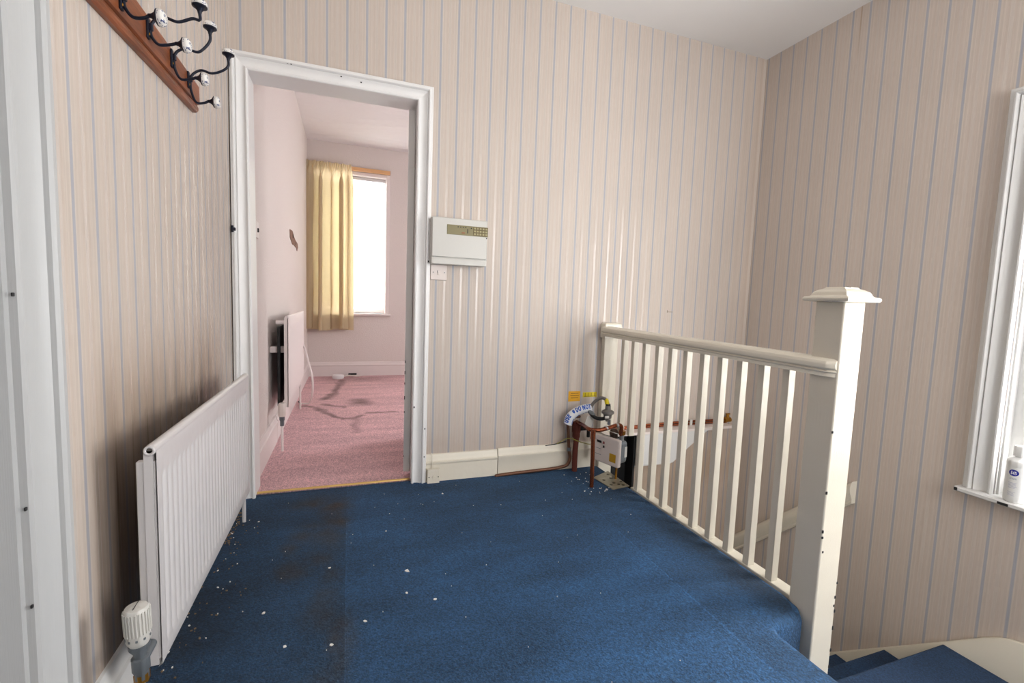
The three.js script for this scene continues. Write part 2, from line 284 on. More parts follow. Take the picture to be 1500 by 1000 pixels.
// ---------------------------------------------------------------- door casings, doors, skirtings
// moulding across an architrave: [distance from the opening, thickness]
const arch = (w, s = 1) => [[0, 0], [0, 0.014], [0.003, 0.019], [0.008, 0.020], [0.012, 0.017], [0.013, 0.010], [w * 0.24, 0.009], [w * 0.40, 0.011], [w * 0.52, 0.016], [w * 0.60, 0.022], [w * 0.62, 0.017], [w * 0.66, 0.017], [w * 0.68, 0.026], [w * 0.73, 0.031], [w * 0.79, 0.031], [w * 0.83, 0.025], [w * 0.96, 0.024], [w, 0.020], [w, 0]].map(([a, b]) => [a, b * s]);
{
  const g = sgroup('trim_1');
  const pr = arch(0.078);
  const prL = pr.map(([a, b]) => [Math.min(a, 0.0715), b]);
  mesh('architrave', loft([prL.map(([a, b]) => [XL1 - a * 1.14, 0, b]), prL.map(([a, b]) => [XL0 - a, HD + a, b])]), liftedWhite, g);
  mesh('architrave', loft([pr.map(([a, b]) => [XD + a, 0, b]), pr.map(([a, b]) => [XD + a, HD + a * 0.95, b])]), liftedWhite, g);
  mesh('architrave', loft([prL.map(([a, b]) => [XL0 - a, HD + a, b]), pr.map(([a, b]) => [XD + a, HD + a * 0.95, b])]), liftedWhite, g);
  mesh('door_lining', [loft([[[0.04, 0, 0.002], [XL1 - 0.004, 0, 0.002], [XL1 - 0.004, 0, -0.142], [0.04, 0, -0.142]], [[0.04, HD, 0.002], [XL0 - 0.004, HD, 0.002], [XL0 - 0.004, HD, -0.142], [0.04, HD, -0.142]]])], liftedWhite, g);
  mesh('door_lining', [box(XD + 0.006, 0.87, 0, HD, -0.07, 0.002)], liftedWhite, g);
  mesh('door_lining', [box(0.05, 0.86, HD + 0.002, HD + 0.03, -0.142, 0.002)], liftedWhite, g);
  mesh('casing_gap', box(0.0005, 0.0052, 0.5, HD + 0.07, 0.0005, 0.004), black, g);  // black strip put in for the shade of the gap
  for (const [x, y] of [[0.24, 2.045], [0.255, 2.044], [0.56, 2.02], [0.47, 2.03]]) mesh('paint_chip', bx(0.007, 0.005, 0.004, x, y, 0.026, 0.001), dark, g);
  for (const [x, y] of [[0.898, 0.30], [0.897, 0.145], [0.84, 0.42], [0.90, 1.19]]) mesh('paint_chip', bx(0.006, 0.009, 0.004, x, y, 0.025, 0.001), dark, g);
}
mesh('threshold_strip', sweep([[0, 0], [0.002, 0.005], [0.009, 0.008], [0.016, 0.005], [0.018, 0]], [0.085, 0, -0.038], [0, 0, -1], [0, 1, 0], [1, 0, 0], 0.745), gold);
tag(scene.getObjectByName('threshold_strip'), 'gold carpet bar across the doorway between blue and pink carpet', 'carpet bar');
{ // latch keep and the shade strip in the gap beside the left casing
  const t = thing('door_latch', 'small dark metal latch screwed at the edge of the doorway casing', 'latch', [0.012, 1.281, 0.028]);
  mesh('plate', bx(0.014, 0.03, 0.004, 0, 0, 0, 0.001), iron, t); mesh('catch', bx(0.016, 0.014, 0.016, 0.004, -0.002, 0.008, 0.003), iron, t);
}
{ // the pink room's door stands open behind the wall, seen on its edge
  const d = sgroup('door_1'); d.position.set(0.836, 0.028, -0.085); d.rotation.y = -0.21;
  mesh('door_leaf', [span(-0.036, 0, 0, 1.95, -0.74, 0, 0.003)], liftedWhite, d);
  for (const y of [0.25, 1.7]) mesh('hinge', [bx(0.03, 0.09, 0.003, -0.016, y, 0.001, 0.001)], liftedWhite, d);
  for (const [y, h] of [[0.42, 0.02], [0.5, 0.012], [0.56, 0.02], [0.62, 0.015], [0.34, 0.01], [0.09, 0.006]]) mesh('paint_chip', bx(0.004, h, 0.004, -0.034, y, 0.0, 0.001), dark, d);
}
{ // the near door on the left and its casing
  const g = sgroup('trim_2'), pr = arch(0.108, 1.0);
  mesh('architrave', loft([pr.map(([a, b]) => [b, 0, 1.51 - a]), pr.map(([a, b]) => [b, HD + a, 1.51 - a])]), greyShadePaint, g);
  mesh('architrave', loft([pr.map(([a, b]) => [b, HD + a, 1.51 - a]), pr.map(([a, b]) => [b, HD + a, 2.32 + a])]), greyShadePaint, g);
  mesh('architrave', loft([pr.map(([a, b]) => [b, 0, 2.32 + a]), pr.map(([a, b]) => [b, HD + a, 2.32 + a])]), greyShadePaint, g);
  mesh('door_lining', [box(-0.15, 0.003, 0, HD, 1.495, 1.522), box(-0.15, 0.003, HD, HD + 0.02, 1.5, 2.33), box(-0.15, 0.003, 0, HD, 2.31, 2.335)], greyShadePaint, g);
  for (const [y, z] of [[0.98, 1.512], [0.63, 1.51], [0.46, 1.508]]) mesh('paint_chip', bx(0.003, 0.006, 0.005, 0.012, y, z + 0.004, 0.001), dark, g);
  const d = sgroup('door_2');
  mesh('door_leaf', [span(-0.07, -0.035, 0.01, HD - 0.01, 1.525, 2.308, 0.002)], greyShadePaint, d);
  for (const [y0, y1] of [[0.2, 0.85], [1.05, 1.85]]) for (const [z0, z1] of [[1.62, 1.87], [1.96, 2.21]]) mesh('door_panel', [span(-0.04, -0.031, y0, y1, z0, z1, 0.004)], greyShadePaint, d);
}
const skirt = [[0, 0], [0, 0.019], [0.095, 0.019], [0.103, 0.0235], [0.110, 0.0235], [0.114, 0.017], [0.126, 0.012], [0.140, 0.010], [0.148, 0.007], [0.150, 0]];
structure(mesh('baseboard_back', [
  loft([[0.909, 1.318].map((x) => skirt.map(([a, b]) => [x, a, b]))][0]), loft([[1.322, 1.965].map((x) => skirt.map(([a, b]) => [x, a * 1.035, b + 0.001]))][0])], creamSkirt));
structure(mesh('baseboard_left', loft([0.03, 1.402].map((z) => skirt.map(([a, b]) => [b, a, z]))), white));
const skirtFar = [[0, 0], [0, 0.02], [0.125, 0.02], [0.132, 0.025], [0.140, 0.025], [0.145, 0.018], [0.16, 0.013], [0.174, 0.009], [0.176, 0]];
structure(mesh('baseboard_far_left', [-0.145, -0.93].length ? [loft([-0.145, -0.92].map((z) => skirtFar.map(([a, b]) => [0.042 + b, a, z]))), loft([-0.96, FD].map((z) => skirtFar.map(([a, b]) => [0.042 + b * 0.85, a * 0.97, z])))] : 0, whiteFar));
structure(mesh('baseboard_far_back', loft([0.042, 3.2].map((x) => skirtFar.map(([a, b]) => [x, a, FD + b]))), whiteFar));
structure(mesh('baseboard_far_front', loft([0.9, 3.2].map((x) => skirtFar.map(([a, b]) => [x, a, -0.138 - b]))), whiteFar));

// ---------------------------------------------------------------- windows
{ // window_1: the landing window in the right wall
  const w = sgroup('window_1'), pr = arch(0.094, 1.15);
  const z0 = 1.363, z1 = 2.422, y0 = 0.258, y1 = 1.855;
  mesh('architrave', loft([pr.map(([a, b]) => [XR - b, y0, z0 - a]), pr.map(([a, b]) => [XR - b, y1 + a * 0.9, z0 - a])]), white, w);
  mesh('architrave', loft([pr.map(([a, b]) => [XR - b, y0, z1 + a]), pr.map(([a, b]) => [XR - b, y1 + a * 0.9, z1 + a])]), white, w);
  mesh('architrave', loft([pr.map(([a, b]) => [XR - b, y1 + a * 0.9, z0 - a]), pr.map(([a, b]) => [XR - b, y1 + a * 0.9, z1 + a])]), white, w);
  mesh('reveal', [box(XR + 0.002, XR + 0.16, y0, y1, z0 - 0.012, z0 + 0.004), box(XR + 0.002, XR + 0.16, y0, y1, z1 - 0.004, z1 + 0.012), box(XR + 0.002, XR + 0.16, y1 - 0.004, y1 + 0.012, z0, z1)], white, w);
  const X0 = XR + 0.07, X1 = XR + 0.115;
  const bar = (za, zb, ya, yb) => mesh('window_frame', [span(X0, X1, ya, yb, za, zb, 0.006)], white, w);
  bar(z0, z0 + 0.065, y0, y1); bar(z1 - 0.065, z1, y0, y1); bar(z0 + 0.064, z1 - 0.064, y1 - 0.07, y1); bar(z0 + 0.064, z1 - 0.064, y0, y0 + 0.075); bar(z0 + 0.064, z1 - 0.064, 1.02, 1.07);
  mesh('bead', [span(XR + 0.012, XR + 0.024, y0, y1, z0, z0 + 0.012, 0.003)], white, w);
  for (const [a, b] of [[y0 + 0.07, 1.025], [1.065, y1 - 0.065]]) mesh('pane', [box(XR + 0.09, XR + 0.094, a, b, z0 + 0.06, z1 - 0.06)], glass, w);
  const sill = mesh('window_sill', sweep([[-0.012, 0], [-0.012, 0.02], [0.0, 0.0]].length ? [[0, 0], [0.004, -0.006], [0.016, -0.006], [0.021, 0], [0.021, 0.2], [0, 0.2]] : [], [3.046, 0.2365, 1.258], [0, 1, 0], [1, 0, 0], [0, 0, 1], 1.27), white, w);
  mesh('paint_chip', bx(0.006, 0.014, 0.012, 3.0405, 0.247, 1.2645, 0.002), dark, sill); mesh('paint_chip', bx(0.004, 0.011, 0.034, 3.041, 0.2445, 1.42, 0.001), dark, sill);
}
function farWindow(x0, x1) {
  const w = sgroup('window_2'), z = FD;
  mesh('reveal', [box(x0 - 0.01, x0 + 0.004, wy0, wy1, z - 0.16, z), box(x1 - 0.004, x1 + 0.01, wy0, wy1, z - 0.16, z), box(x0, x1, wy1 - 0.004, wy1 + 0.01, z - 0.16, z)], whiteFar, w);
  const bar = (a, b, c, d) => mesh('window_frame', [span(a, b, c, d, z - 0.13, z - 0.085, 0.006)], whiteFar, w);
  bar(x0, x0 + 0.04, wy0, wy1); bar(x1 - 0.04, x1, wy0, wy1); bar(x0 + 0.039, x1 - 0.039, wy1 - 0.05, wy1); bar(x0 + 0.039, x1 - 0.039, wy0, wy0 + 0.05);
  mesh('pane', [box(x0 + 0.03, x1 - 0.03, wy0 + 0.04, wy1 - 0.04, z - 0.11, z - 0.106)], glass, w);
  mesh('casing', [span(x1, x1 + 0.042, wy0, wy1 + 0.04, z - 0.002, z + 0.014, 0.005), span(x0 - 0.042, x0, wy0, wy1 + 0.04, z - 0.002, z + 0.014, 0.005), span(x0, x1, wy1, wy1 + 0.04, z - 0.002, z + 0.012, 0.005)], whiteFar, w);
  mesh('window_sill', [span(x0 - 0.06, x1 + 0.065, wy0 - 0.028, wy0, z - 0.16, z + 0.05, 0.006)], whiteFar, w);
}
farWindow(wx0, wx1);
{ // added_window_3: unseen side window, added to brighten the far room
  const w = sgroup('added_window_3'), X = 3.2, bar = (a, b, c, d) => mesh('window_frame', [span(X + 0.06, X + 0.105, c, d, a, b, 0.006)], whiteFar, w);
  bar(-1.95, -1.9, 0.78, 2.2); bar(-1.0, -0.95, 0.78, 2.2); bar(-1.901, -0.999, 0.78, 0.83); bar(-1.901, -0.999, 2.15, 2.2);
  mesh('pane', [box(X + 0.08, X + 0.084, 0.82, 2.16, -1.91, -0.99)], glass, w);
  mesh('window_sill', [span(X - 0.04, X + 0.1, 0.755, 0.78, -2.0, -0.9, 0.005)], whiteFar, w);
}
{ // added_window_4: unseen window behind the camera, added to brighten the hall
  const w = sgroup('added_window_4'), z = ZF, bar = (a, b, c, d) => mesh('window_frame', [span(a, b, c, d, z + 0.06, z + 0.105, 0.006)], white, w);
  bar(1.7, 1.75, 0.6, 2.3); bar(2.55, 2.6, 0.6, 2.3); bar(1.749, 2.551, 0.6, 0.65); bar(1.749, 2.551, 2.25, 2.3); bar(1.749, 2.551, 1.43, 1.48);
  for (const [a, b] of [[0.64, 1.44], [1.47, 2.26]]) mesh('pane', [box(1.74, 2.56, a, b, z + 0.08, z + 0.084)], glass, w);
  mesh('window_sill', [span(1.65, 2.65, 0.57, 0.6, z - 0.04, z + 0.1, 0.005)], white, w);
}
{
  const t = thing('vertical_blind', 'white vertical slat blind hanging in the far window under a grey headrail', 'blind', [0.55, 2.4, FD - 0.05]);
  mesh('headrail', [bx(0.76, 0.035, 0.035, 0.0, 0.022, 0, 0.004)], std({ color: '#c9c7c6', roughness: 0.5 }), t).userData.label = 'grey headrail';
  for (let k = 0; k < 9; k++) { const m = mesh('slat', bx(0.084, 1.5, 0.0015, 0, 0, 0, 0.0005), blindMat, t); m.position.set(-0.34 + k * 0.085, -0.79, 0.0); m.rotation.y = -0.18; }
}
{ // curtain: gathered heading, folds that open downwards
  const t = thing('curtain', 'gold lined curtain drawn to the left of the far window', 'curtain', [0.28, 2.54, FD + 0.09]);
  const nu = 150, nv = 60, pos = [], uv = [], idx = [], W = 0.5, Ht = 1.955;
  for (let j = 0; j <= nv; j++) for (let i = 0; i <= nu; i++) {
    const u = i / nu, v = j / nv, f = ss(0.0, 0.12, v);
    const big = 0.042 * Math.sin(u * 19 + 0.5 + 1.2 * Math.sin(u * 6)) + 0.012 * Math.sin(u * 58 + 1 + 0.6 * v);
    const pleat = 0.010 * Math.sin(u * 130 + 2 * Math.sin(u * 17)) + 0.006 * Math.sin(u * 71);
    const z = f * big * (0.75 + 0.4 * v) + (1 - f) * pleat + 0.006 * Math.sin(v * 9 + u * 14) * v;
    pos.push((u - 0.5) * W * (1 + 0.05 * v) + 0.044 * f * Math.sin(2 * (u * 19 + 0.5 + 1.2 * Math.sin(u * 6))), -v * Ht + 0.012 * Math.sin(u * 9 + 1) * v + (v < 0.02 ? 0.006 * Math.sin(u * 40) : 0) - 0.03 * u * 0, z); uv.push(u * 0.8, v * 2);
  }
  for (let j = 0; j < nv; j++) for (let i = 0; i < nu; i++) { const a = j * (nu + 1) + i, b = a + 1, c = a + nu + 1, d = c + 1; idx.push(a, c, b, b, c, d); }
  const g = new THREE.BufferGeometry(); g.setAttribute('position', new THREE.Float32BufferAttribute(pos, 3)); g.setAttribute('uv', new THREE.Float32BufferAttribute(uv, 2)); g.setIndex(idx); g.computeVertexNormals();
  mesh('drape', g, curtainMat, t);
  mesh('hem', [bx(0.50, 0.006, 0.012, 0.0, -1.953, 0, 0.002)], curtainMat, t).visible = true;
  const p = thing('curtain_pole', 'pale wooden curtain batten above the far window', 'curtain pole', [0.52, 2.515, FD + 0.03]);
  mesh('batten', [bx(0.92, 0.045, 0.028, 0, 0, 0, 0.004)], paleWood, p);
  mesh('end_cap', [bx(0.008, 0.047, 0.03, 0.462, 0, 0, 0.002)], std({ color: '#b98a62', roughness: 0.5 }), p);
}

// ---------------------------------------------------------------- balustrade
{
  const t = thing('balustrade', 'cream painted landing balustrade with newel post, handrail and square balusters', 'balustrade', [2.01, 0, 0.75]);
  const L = (g) => { g.translate(-2.01, 0, -0.75); return g; };
  const nx = 2.0095, nz = 1.4045;
  const newel = mesh('newel_post', L(span(1.962, 2.057, -0.62, 1.036, 1.357, 1.452, 0.005)), cream, t);
  const sq = (h, y) => [[nx - h, y, nz - h], [nx + h, y, nz - h], [nx + h, y, nz + h], [nx - h, y, nz + h]];
  mesh('newel_cap', L(loft([sq(0.056, 1.034), sq(0.072, 1.036), sq(0.0755, 1.041), sq(0.0755, 1.046), sq(0.072, 1.050), sq(0.062, 1.052), sq(0.058, 1.056), sq(0.057, 1.060), sq(0.054, 1.066), sq(0.044, 1.073), sq(0.034, 1.077), sq(0.03, 1.082)], 0.35)), cream, newel);
  mesh('chipped_paint', L(bx(0.018, 0.004, 0.012, nx - 0.012, 1.0815, nz + 0.025, 0.001)), brown, newel);
  // chips along the post's edges, knocked down to dark wood
  for (const [x, y, r] of [[2.055, -0.06, 5], [2.056, 0.0, 4], [2.052, 0.05, 4], [2.055, 0.10, 3], [1.964, 0.29, 4], [1.964, 0.42, 4], [1.965, 0.27, 3], [1.972, 0.22, 3], [2.05, 0.02, 3], [1.964, 0.62, 3], [2.056, -0.14, 4], [2.056, -0.2, 4]]) mesh('chipped_paint', L(bx(0.006, r * 0.0026, 0.004, x, y, 1.4515, 0.0012)), dark, newel);
  const hp = [[0.010, 0], [0.010, 0.012], [0.006, 0.016], [0.010, 0.021], [0.001, 0.028], [-0.001, 0.040], [0.003, 0.050], [0.014, 0.057], [0.035, 0.060], [0.058, 0.059], [0.074, 0.055], [0.084, 0.048], [0.086, 0.038], [0.083, 0.028], [0.076, 0.021], [0.079, 0.016], [0.076, 0.012], [0.076, 0]];
  const ring = (z, y, k = 0) => hp.map(([a, b]) => [1.940 + a + k * (a < 0.04 ? 1 : 0), y + b, z]);
  mesh('handrail', L(loft([ring(0.035, 0.812), ring(1.425, 0.795), ring(1.447, 0.795, 0.014)], 0.6)), cream, t);
  const half = mesh('half_newel', L(span(1.966, 2.058, -0.2, 0.80, 0.002, 0.042, 0.004)), cream, t);
  mesh('half_newel_cap', L(loft([[0.799, 0], [0.800, 0.006], [0.868, 0.006], [0.882, 0.003], [0.890, -0.004], [0.893, -0.015]].map(([y, e]) => [[1.962 - e, y, 0.002], [2.066 + e, y, 0.002], [2.066 + e, y, 0.052 + e], [1.962 - e, y, 0.052 + e]]), 0.35)), cream, half);
  mesh('base_rail', L(span(1.990, 2.045, -0.10, -0.004, 0.352, 1.357, 0.004)), cream, t);
  const zs = [0.136, 0.238, 0.345, 0.448, 0.552, 0.655, 0.757, 0.855, 0.957, 1.057, 1.157, 1.245].slice(1);
  const baluster = new RoundedBoxGeometry(0.032, 0.815, 0.0285, 2, 0.0025);
  const front = [0.208, 0.306, 0.409, 0.519, 0.622, 0.729, 0.838, 0.943, 1.047, 1.152, 1.258];   // z of each baluster's near face
  front.forEach((z, k) => {
    if (k < 2) mesh('baluster', L(span(1.994, 2.026, 0.27, 0.82, z - 0.0285, z, 0.0025)), cream, t);
    else { const m = mesh('baluster', baluster, cream, t); m.position.set(0, 0.4025, z - 0.01425 - 0.75); }
  });
}
{ // the lower rail fixed along the right wall
  const t = thing('wall_handrail', 'cream moulded handrail sloping down the right wall behind the balustrade', 'handrail', [3.07, 0.04, 0.82]);
  const pr = [[-0.062, 0], [-0.062, 0.024], [-0.052, 0.030], [-0.040, 0.028], [-0.030, 0.034], [0.0, 0.047], [0.030, 0.052], [0.052, 0.046], [0.062, 0.034], [0.062, 0]];
  mesh('rail', loft([[0, 0], [-0.85, -0.765]].map(([dz, dy]) => pr.map(([a, b]) => [0.028 - b, dy + a, dz])), 0.7), cream, t);
}

// ---------------------------------------------------------------- radiators
function ribs(z0, z1, y0, y1, x, depth, pitch) {   // pressed front panel facing +x: vertical flutes, flat margins top and bottom
  const zs = [], n = Math.round((z1 - z0) / (pitch / 8)), ys = [y0, y0 + 0.006, y0 + 0.035, y0 + 0.05, y1 - 0.075, y1 - 0.055, y1 - 0.004, y1];
  const pos = [], idx = [], uv = [];
  ys.forEach((y, j) => { for (let i = 0; i <= n; i++) {
    const z = z0 + (z1 - z0) * i / n, ph = ((z - z0) / pitch) % 1, wave = ss(0.12, 0.3, ph) * ss(0.9, 0.72, ph), inn = (j === 3 || j === 4) ? 1 : 0, endm = (z - z0 < pitch || z1 - z < pitch * 0.7) ? 0 : 1;
    pos.push(x - depth * (1 - wave) * inn * endm - (j === 0 ? 0.008 : j === 7 ? 0.004 : 0), y, z); uv.push(z, y); } });
  for (let j = 0; j + 1 < ys.length; j++) for (let i = 0; i < n; i++) { const a = j * (n + 1) + i; idx.push(a, a + n + 1, a + 1, a + 1, a + n + 1, a + n + 2); }
  const g = new THREE.BufferGeometry(); g.setAttribute('position', new THREE.Float32BufferAttribute(pos, 3)); g.setAttribute('uv', new THREE.Float32BufferAttribute(uv, 2)); g.setIndex(idx); g.computeVertexNormals();
  return merge([g, box(x - 0.024, x - depth - 0.001, y0 + 0.004, y1 - 0.004, z0 + 0.001, z1 - 0.001)]);
}
{
  const t = thing('radiator', 'long ribbed white radiator on the left wall above the blue carpet', 'radiator', [0.09, 0.15, 0.79]);
  const L = (g) => { g.translate(-0.09, -0.15, -0.79); return g; };
  mesh('front_panel', L(ribs(0.315, 1.292, 0.150, 0.652, 0.118, 0.006, 0.0335)), radPaint, t);
  const roll = mesh('top_roll', L((() => { const g = new THREE.CylinderGeometry(0.0115, 0.0115, 0.985, 20, 1, true); g.rotateX(Math.PI / 2); g.translate(0.107, 0.650, 0.8035); return g; })()), radPaint, t);
  mesh('end_ring', L((() => { const g = new THREE.TorusGeometry(0.0085, 0.003, 8, 20); g.translate(0.107, 0.650, 1.296); return g; })()), radPaint, roll);
  mesh('end_plug', L((() => { const g = new THREE.CylinderGeometry(0.0088, 0.0088, 0.006, 16); g.rotateX(Math.PI / 2); g.translate(0.107, 0.650, 1.288); return g; })()), greyCast, roll);
  mesh('back_panel', L(span(0.066, 0.077, 0.165, 0.60, 0.35, 1.20, 0.003)), radPaint, t);
  mesh('end_cover', L(span(0.0785, 0.114, 0.165, 0.624, 1.270, 1.288, 0.003)), radPaint, t);
  mesh('end_cover', L(span(0.079, 0.106, 0.165, 0.622, 0.318, 0.334, 0.003)), radPaint, t);
  for (const z of [0.45, 0.72]) mesh('wall_bracket', L(span(0.002, 0.066, 0.25, 0.58, z, z + 0.03, 0.003)), radPaint, t);
  mesh('tail_pipe', L(tube([[0.085, 0.0, 0.262], [0.085, 0.12, 0.262], [0.085, 0.165, 0.27], [0.09, 0.172, 0.33]], 0.0075)), radPaint, t);
  mesh('lockshield_valve', L((() => { const g = new THREE.CylinderGeometry(0.012, 0.014, 0.04, 16); g.translate(0.085, 0.185, 0.264); return g; })()), radPaint, t);
  // thermostatic valve at the near end
  const v = mesh('valve_body', [(() => { const g = lathe([[0.001, -0.06], [0.013, -0.06], [0.013, -0.045], [0.016, -0.04], [0.016, -0.012], [0.012, -0.01], [0.012, 0.0], [0.019, 0.012], [0.019, 0.02], [0.001, 0.02]], 18); return g; })(), (() => { const g = new THREE.CylinderGeometry(0.010, 0.010, 0.055, 14); g.rotateX(Math.PI / 2); g.translate(0.0, -0.028, -0.03); return g; })()], greyMetal, t);
  v.position.set(0.101 - 0.09, 0.240 - 0.15, 1.358 - 0.79); v.rotation.set(0.05, 0, 0.02); v.userData.label = 'grey metal valve body';
  const head = mesh('valve_head', lathe([[0.001, 0.012], [0.012, 0.012], [0.017, 0.02], [0.0215, 0.030], [0.0215, 0.098], [0.019, 0.103], [0.012, 0.106], [0.001, 0.107]], 30), plastic, v);
  for (let k = 0; k < 24; k++) { const a = k / 24 * 6.28318; const m = mesh('fin', bx(0.003, 0.05, 0.0032, 0, 0, 0, 0.001), plastic, v); m.position.set(0.0222 * Math.sin(a), 0.072, 0.0222 * Math.cos(a)); m.rotation.y = a; }
  for (let k = 0; k < 10; k++) { const a = k / 10 * 6.28318 + 0.2; const m = mesh('number_mark', bx(0.004, 0.005, 0.0015, 0, 0, 0, 0.0005), greyMetal, v); m.position.set(0.0216 * Math.sin(a), 0.038, 0.0216 * Math.cos(a)); m.rotation.y = a; }
  mesh('pointer_line', bx(0.0016, 0.0012, 0.030, 0, 0, 0, 0.0005), dark, v).position.set(0, 0.1066, 0.0);
  mesh('olive_nut', (() => { const g = new THREE.CylinderGeometry(0.0145, 0.0145, 0.018, 6); g.translate(0, -0.058, 0); return g; })(), brass, v);
  mesh('tail_pipe', L(tube([[0.101, -0.01, 1.358], [0.101, 0.10, 1.358], [0.101, 0.185, 1.358]], 0.0075, 8)), radPaint, t);
}
{
  const t = thing('radiator', 'white radiator on the pink left wall of the far room', 'radiator', [0.1, 0.28, -1.25]);
  const L = (g) => { g.translate(-0.1, -0.28, 1.25); return g; };
  mesh('front_panel', L(ribs(-1.80, -0.72, 0.275, 0.850, 0.153, 0.004, 0.04)), whiteFar, t);
  mesh('top_roll', L((() => { const g = new THREE.CylinderGeometry(0.010, 0.010, 1.08, 14); g.rotateX(Math.PI / 2); g.translate(0.143, 0.848, -1.26); return g; })()), whiteFar, t);
  mesh('back_panel', L(span(0.088, 0.104, 0.285, 0.79, -1.79, -0.735, 0.003)), black, t).userData.label = 'back panel coloured black for the shaded gap';  // black stands for the shade between wall and radiator
  mesh('air_vent', L((() => { const g = new THREE.CylinderGeometry(0.014, 0.014, 0.06, 14); g.rotateZ(Math.PI / 2); g.translate(0.11, 0.815, -0.755); return g; })()), whiteFar, t);
  mesh('wall_bracket', L(span(0.042, 0.13, 0.62, 0.66, -0.80, -0.77, 0.003)), whiteFar, t);
  const v = mesh('valve_head', L((() => { const g = lathe([[0.001, 0], [0.019, 0], [0.023, 0.01], [0.023, 0.075], [0.018, 0.085], [0.001, 0.086]], 20); g.translate(0.118, 0.225, -0.70); return g; })()), plasticWarm, t);
  mesh('valve_body', L((() => { const g = lathe([[0.001, 0], [0.012, 0], [0.012, 0.03], [0.016, 0.04], [0.016, 0.062], [0.001, 0.062]], 16); g.translate(0.118, 0.165, -0.70); return g; })()), greyMetal, t);
  mesh('tail_pipe', L(tube([[0.118, 0.0, -0.70], [0.118, 0.1, -0.70], [0.118, 0.17, -0.70]], 0.008, 8)), whiteFar, t);
  mesh('tail_pipe', L(tube([[0.118, 0.0, -1.86], [0.118, 0.1, -1.86], [0.118, 0.25, -1.85]], 0.008, 8)), whiteFar, t);
}

// ---------------------------------------------------------------- coat rack
{
  const t = thing('coat_rack', 'brown wooden coat rail with black double hooks high on left wall', 'coat rack', [0.0, 1.65, 1.1]);
  const zA = 0.545, zB = 1.76;
  const rg = (z, y0, y1) => { const h = y1 - y0; return [[0.001, 0], [0.011, 0.0], [0.017, 0.004], [0.020, 0.011], [0.0195, 0.018], [0.016, 0.0235], [0.0155, 0.0255], [0.0225, 0.028], [0.0235, 0.031], [0.0235, h - 0.010], [0.020, h - 0.004], [0.014, h], [0.001, h]].map(([x, y]) => [x, y0 + y - 1.65, z - 1.1]); };
  mesh('board', loft([rg(zA, 1.602, 1.697), rg(zB, 1.556, 1.694)], 0.45), wood, t);
  const patt = tex(64, 64, (u, v, i, j) => { const s = noise(i / 7 + 3, j / 6), q = noise(i / 2.4 + 50, j / 2.4); return s > 0.66 && q > 0.3 ? [52, 60, 104] : [226, 224, 220]; });
  const china = std({ map: rep(patt, 2, 1), roughness: 0.12 });
  const knobGeo = lathe([[0.001, 0.004], [0.0195, 0.006], [0.0205, 0.010], [0.0195, 0.016], [0.015, 0.021], [0.008, 0.0235], [0.0005, 0.024]], 24);
  const cupGeo = lathe([[0.0045, -0.016], [0.006, -0.009], [0.011, -0.002], [0.0195, 0.003], [0.0195, 0.006], [0.001, 0.006]], 24);
  const hook = (z, y, lo, up, bend) => {
    const h = new THREE.Group(); h.name = childName(t, 'double_hook'); h.position.set(0.0, y - 1.65, z - 1.1); t.add(h);
    mesh('back_plate', [bx(0.006, 0.05, 0.014, 0.026, 0.0, 0, 0.002), bx(0.012, 0.018, 0.010, 0.031, 0.004, 0, 0.003)], iron, h);
    mesh('arm', tube([[0.03, 0.0, 0], [0.033, lo[1] * 0.5 - 0.006, 0], [0.047, lo[1] - 0.010, 0], [0.068, lo[1] - 0.007, 0], [lo[0] - 0.012, lo[1], 0]], 0.0037, 28, 10), iron, h);
    mesh('arm', tube([[0.03, 0.004, 0], [0.040, 0.022, 0], [0.062, bend, 0], [0.09, bend - 0.004, 0], [up[0] - 0.014, bend + 0.012, 0], [up[0], up[1] - 0.03, 0], [up[0], up[1] - 0.012, 0]], 0.0037, 36, 10), iron, h);
    for (const [p, r] of [[lo, -Math.PI / 2], [up, 0]]) { const k = mesh('knob', knobGeo, china, h); k.position.set(p[0], p[1], 0); k.rotation.z = r; k.scale.setScalar(0.9); k.userData.label = 'white china knob with blue flowers'; const c = mesh('knob_cup', cupGeo, iron, h); c.position.copy(k.position); c.rotation.z = r; c.scale.setScalar(0.9); }
    const s = mesh('screw', (() => { const g = new THREE.SphereGeometry(0.005, 10, 8); g.scale(0.5, 1, 1); g.translate(0.0295, -0.014, 0); return g; })(), brass, h);
  };
  hook(0.669, 1.661, [0.092, -0.056], [0.137, 0.095], 0.036);
  hook(0.817, 1.658, [0.096, -0.043], [0.122, 0.100], 0.034);
  hook(0.985, 1.653, [0.098, -0.024], [0.139, 0.075], 0.034);
  hook(1.134, 1.640, [0.090, -0.025], [0.135, 0.085], 0.034);
  hook(1.285, 1.640, [0.090, -0.03], [0.135, 0.085], 0.034);
  hook(1.435, 1.640, [0.090, -0.03], [0.135, 0.085], 0.034);
}

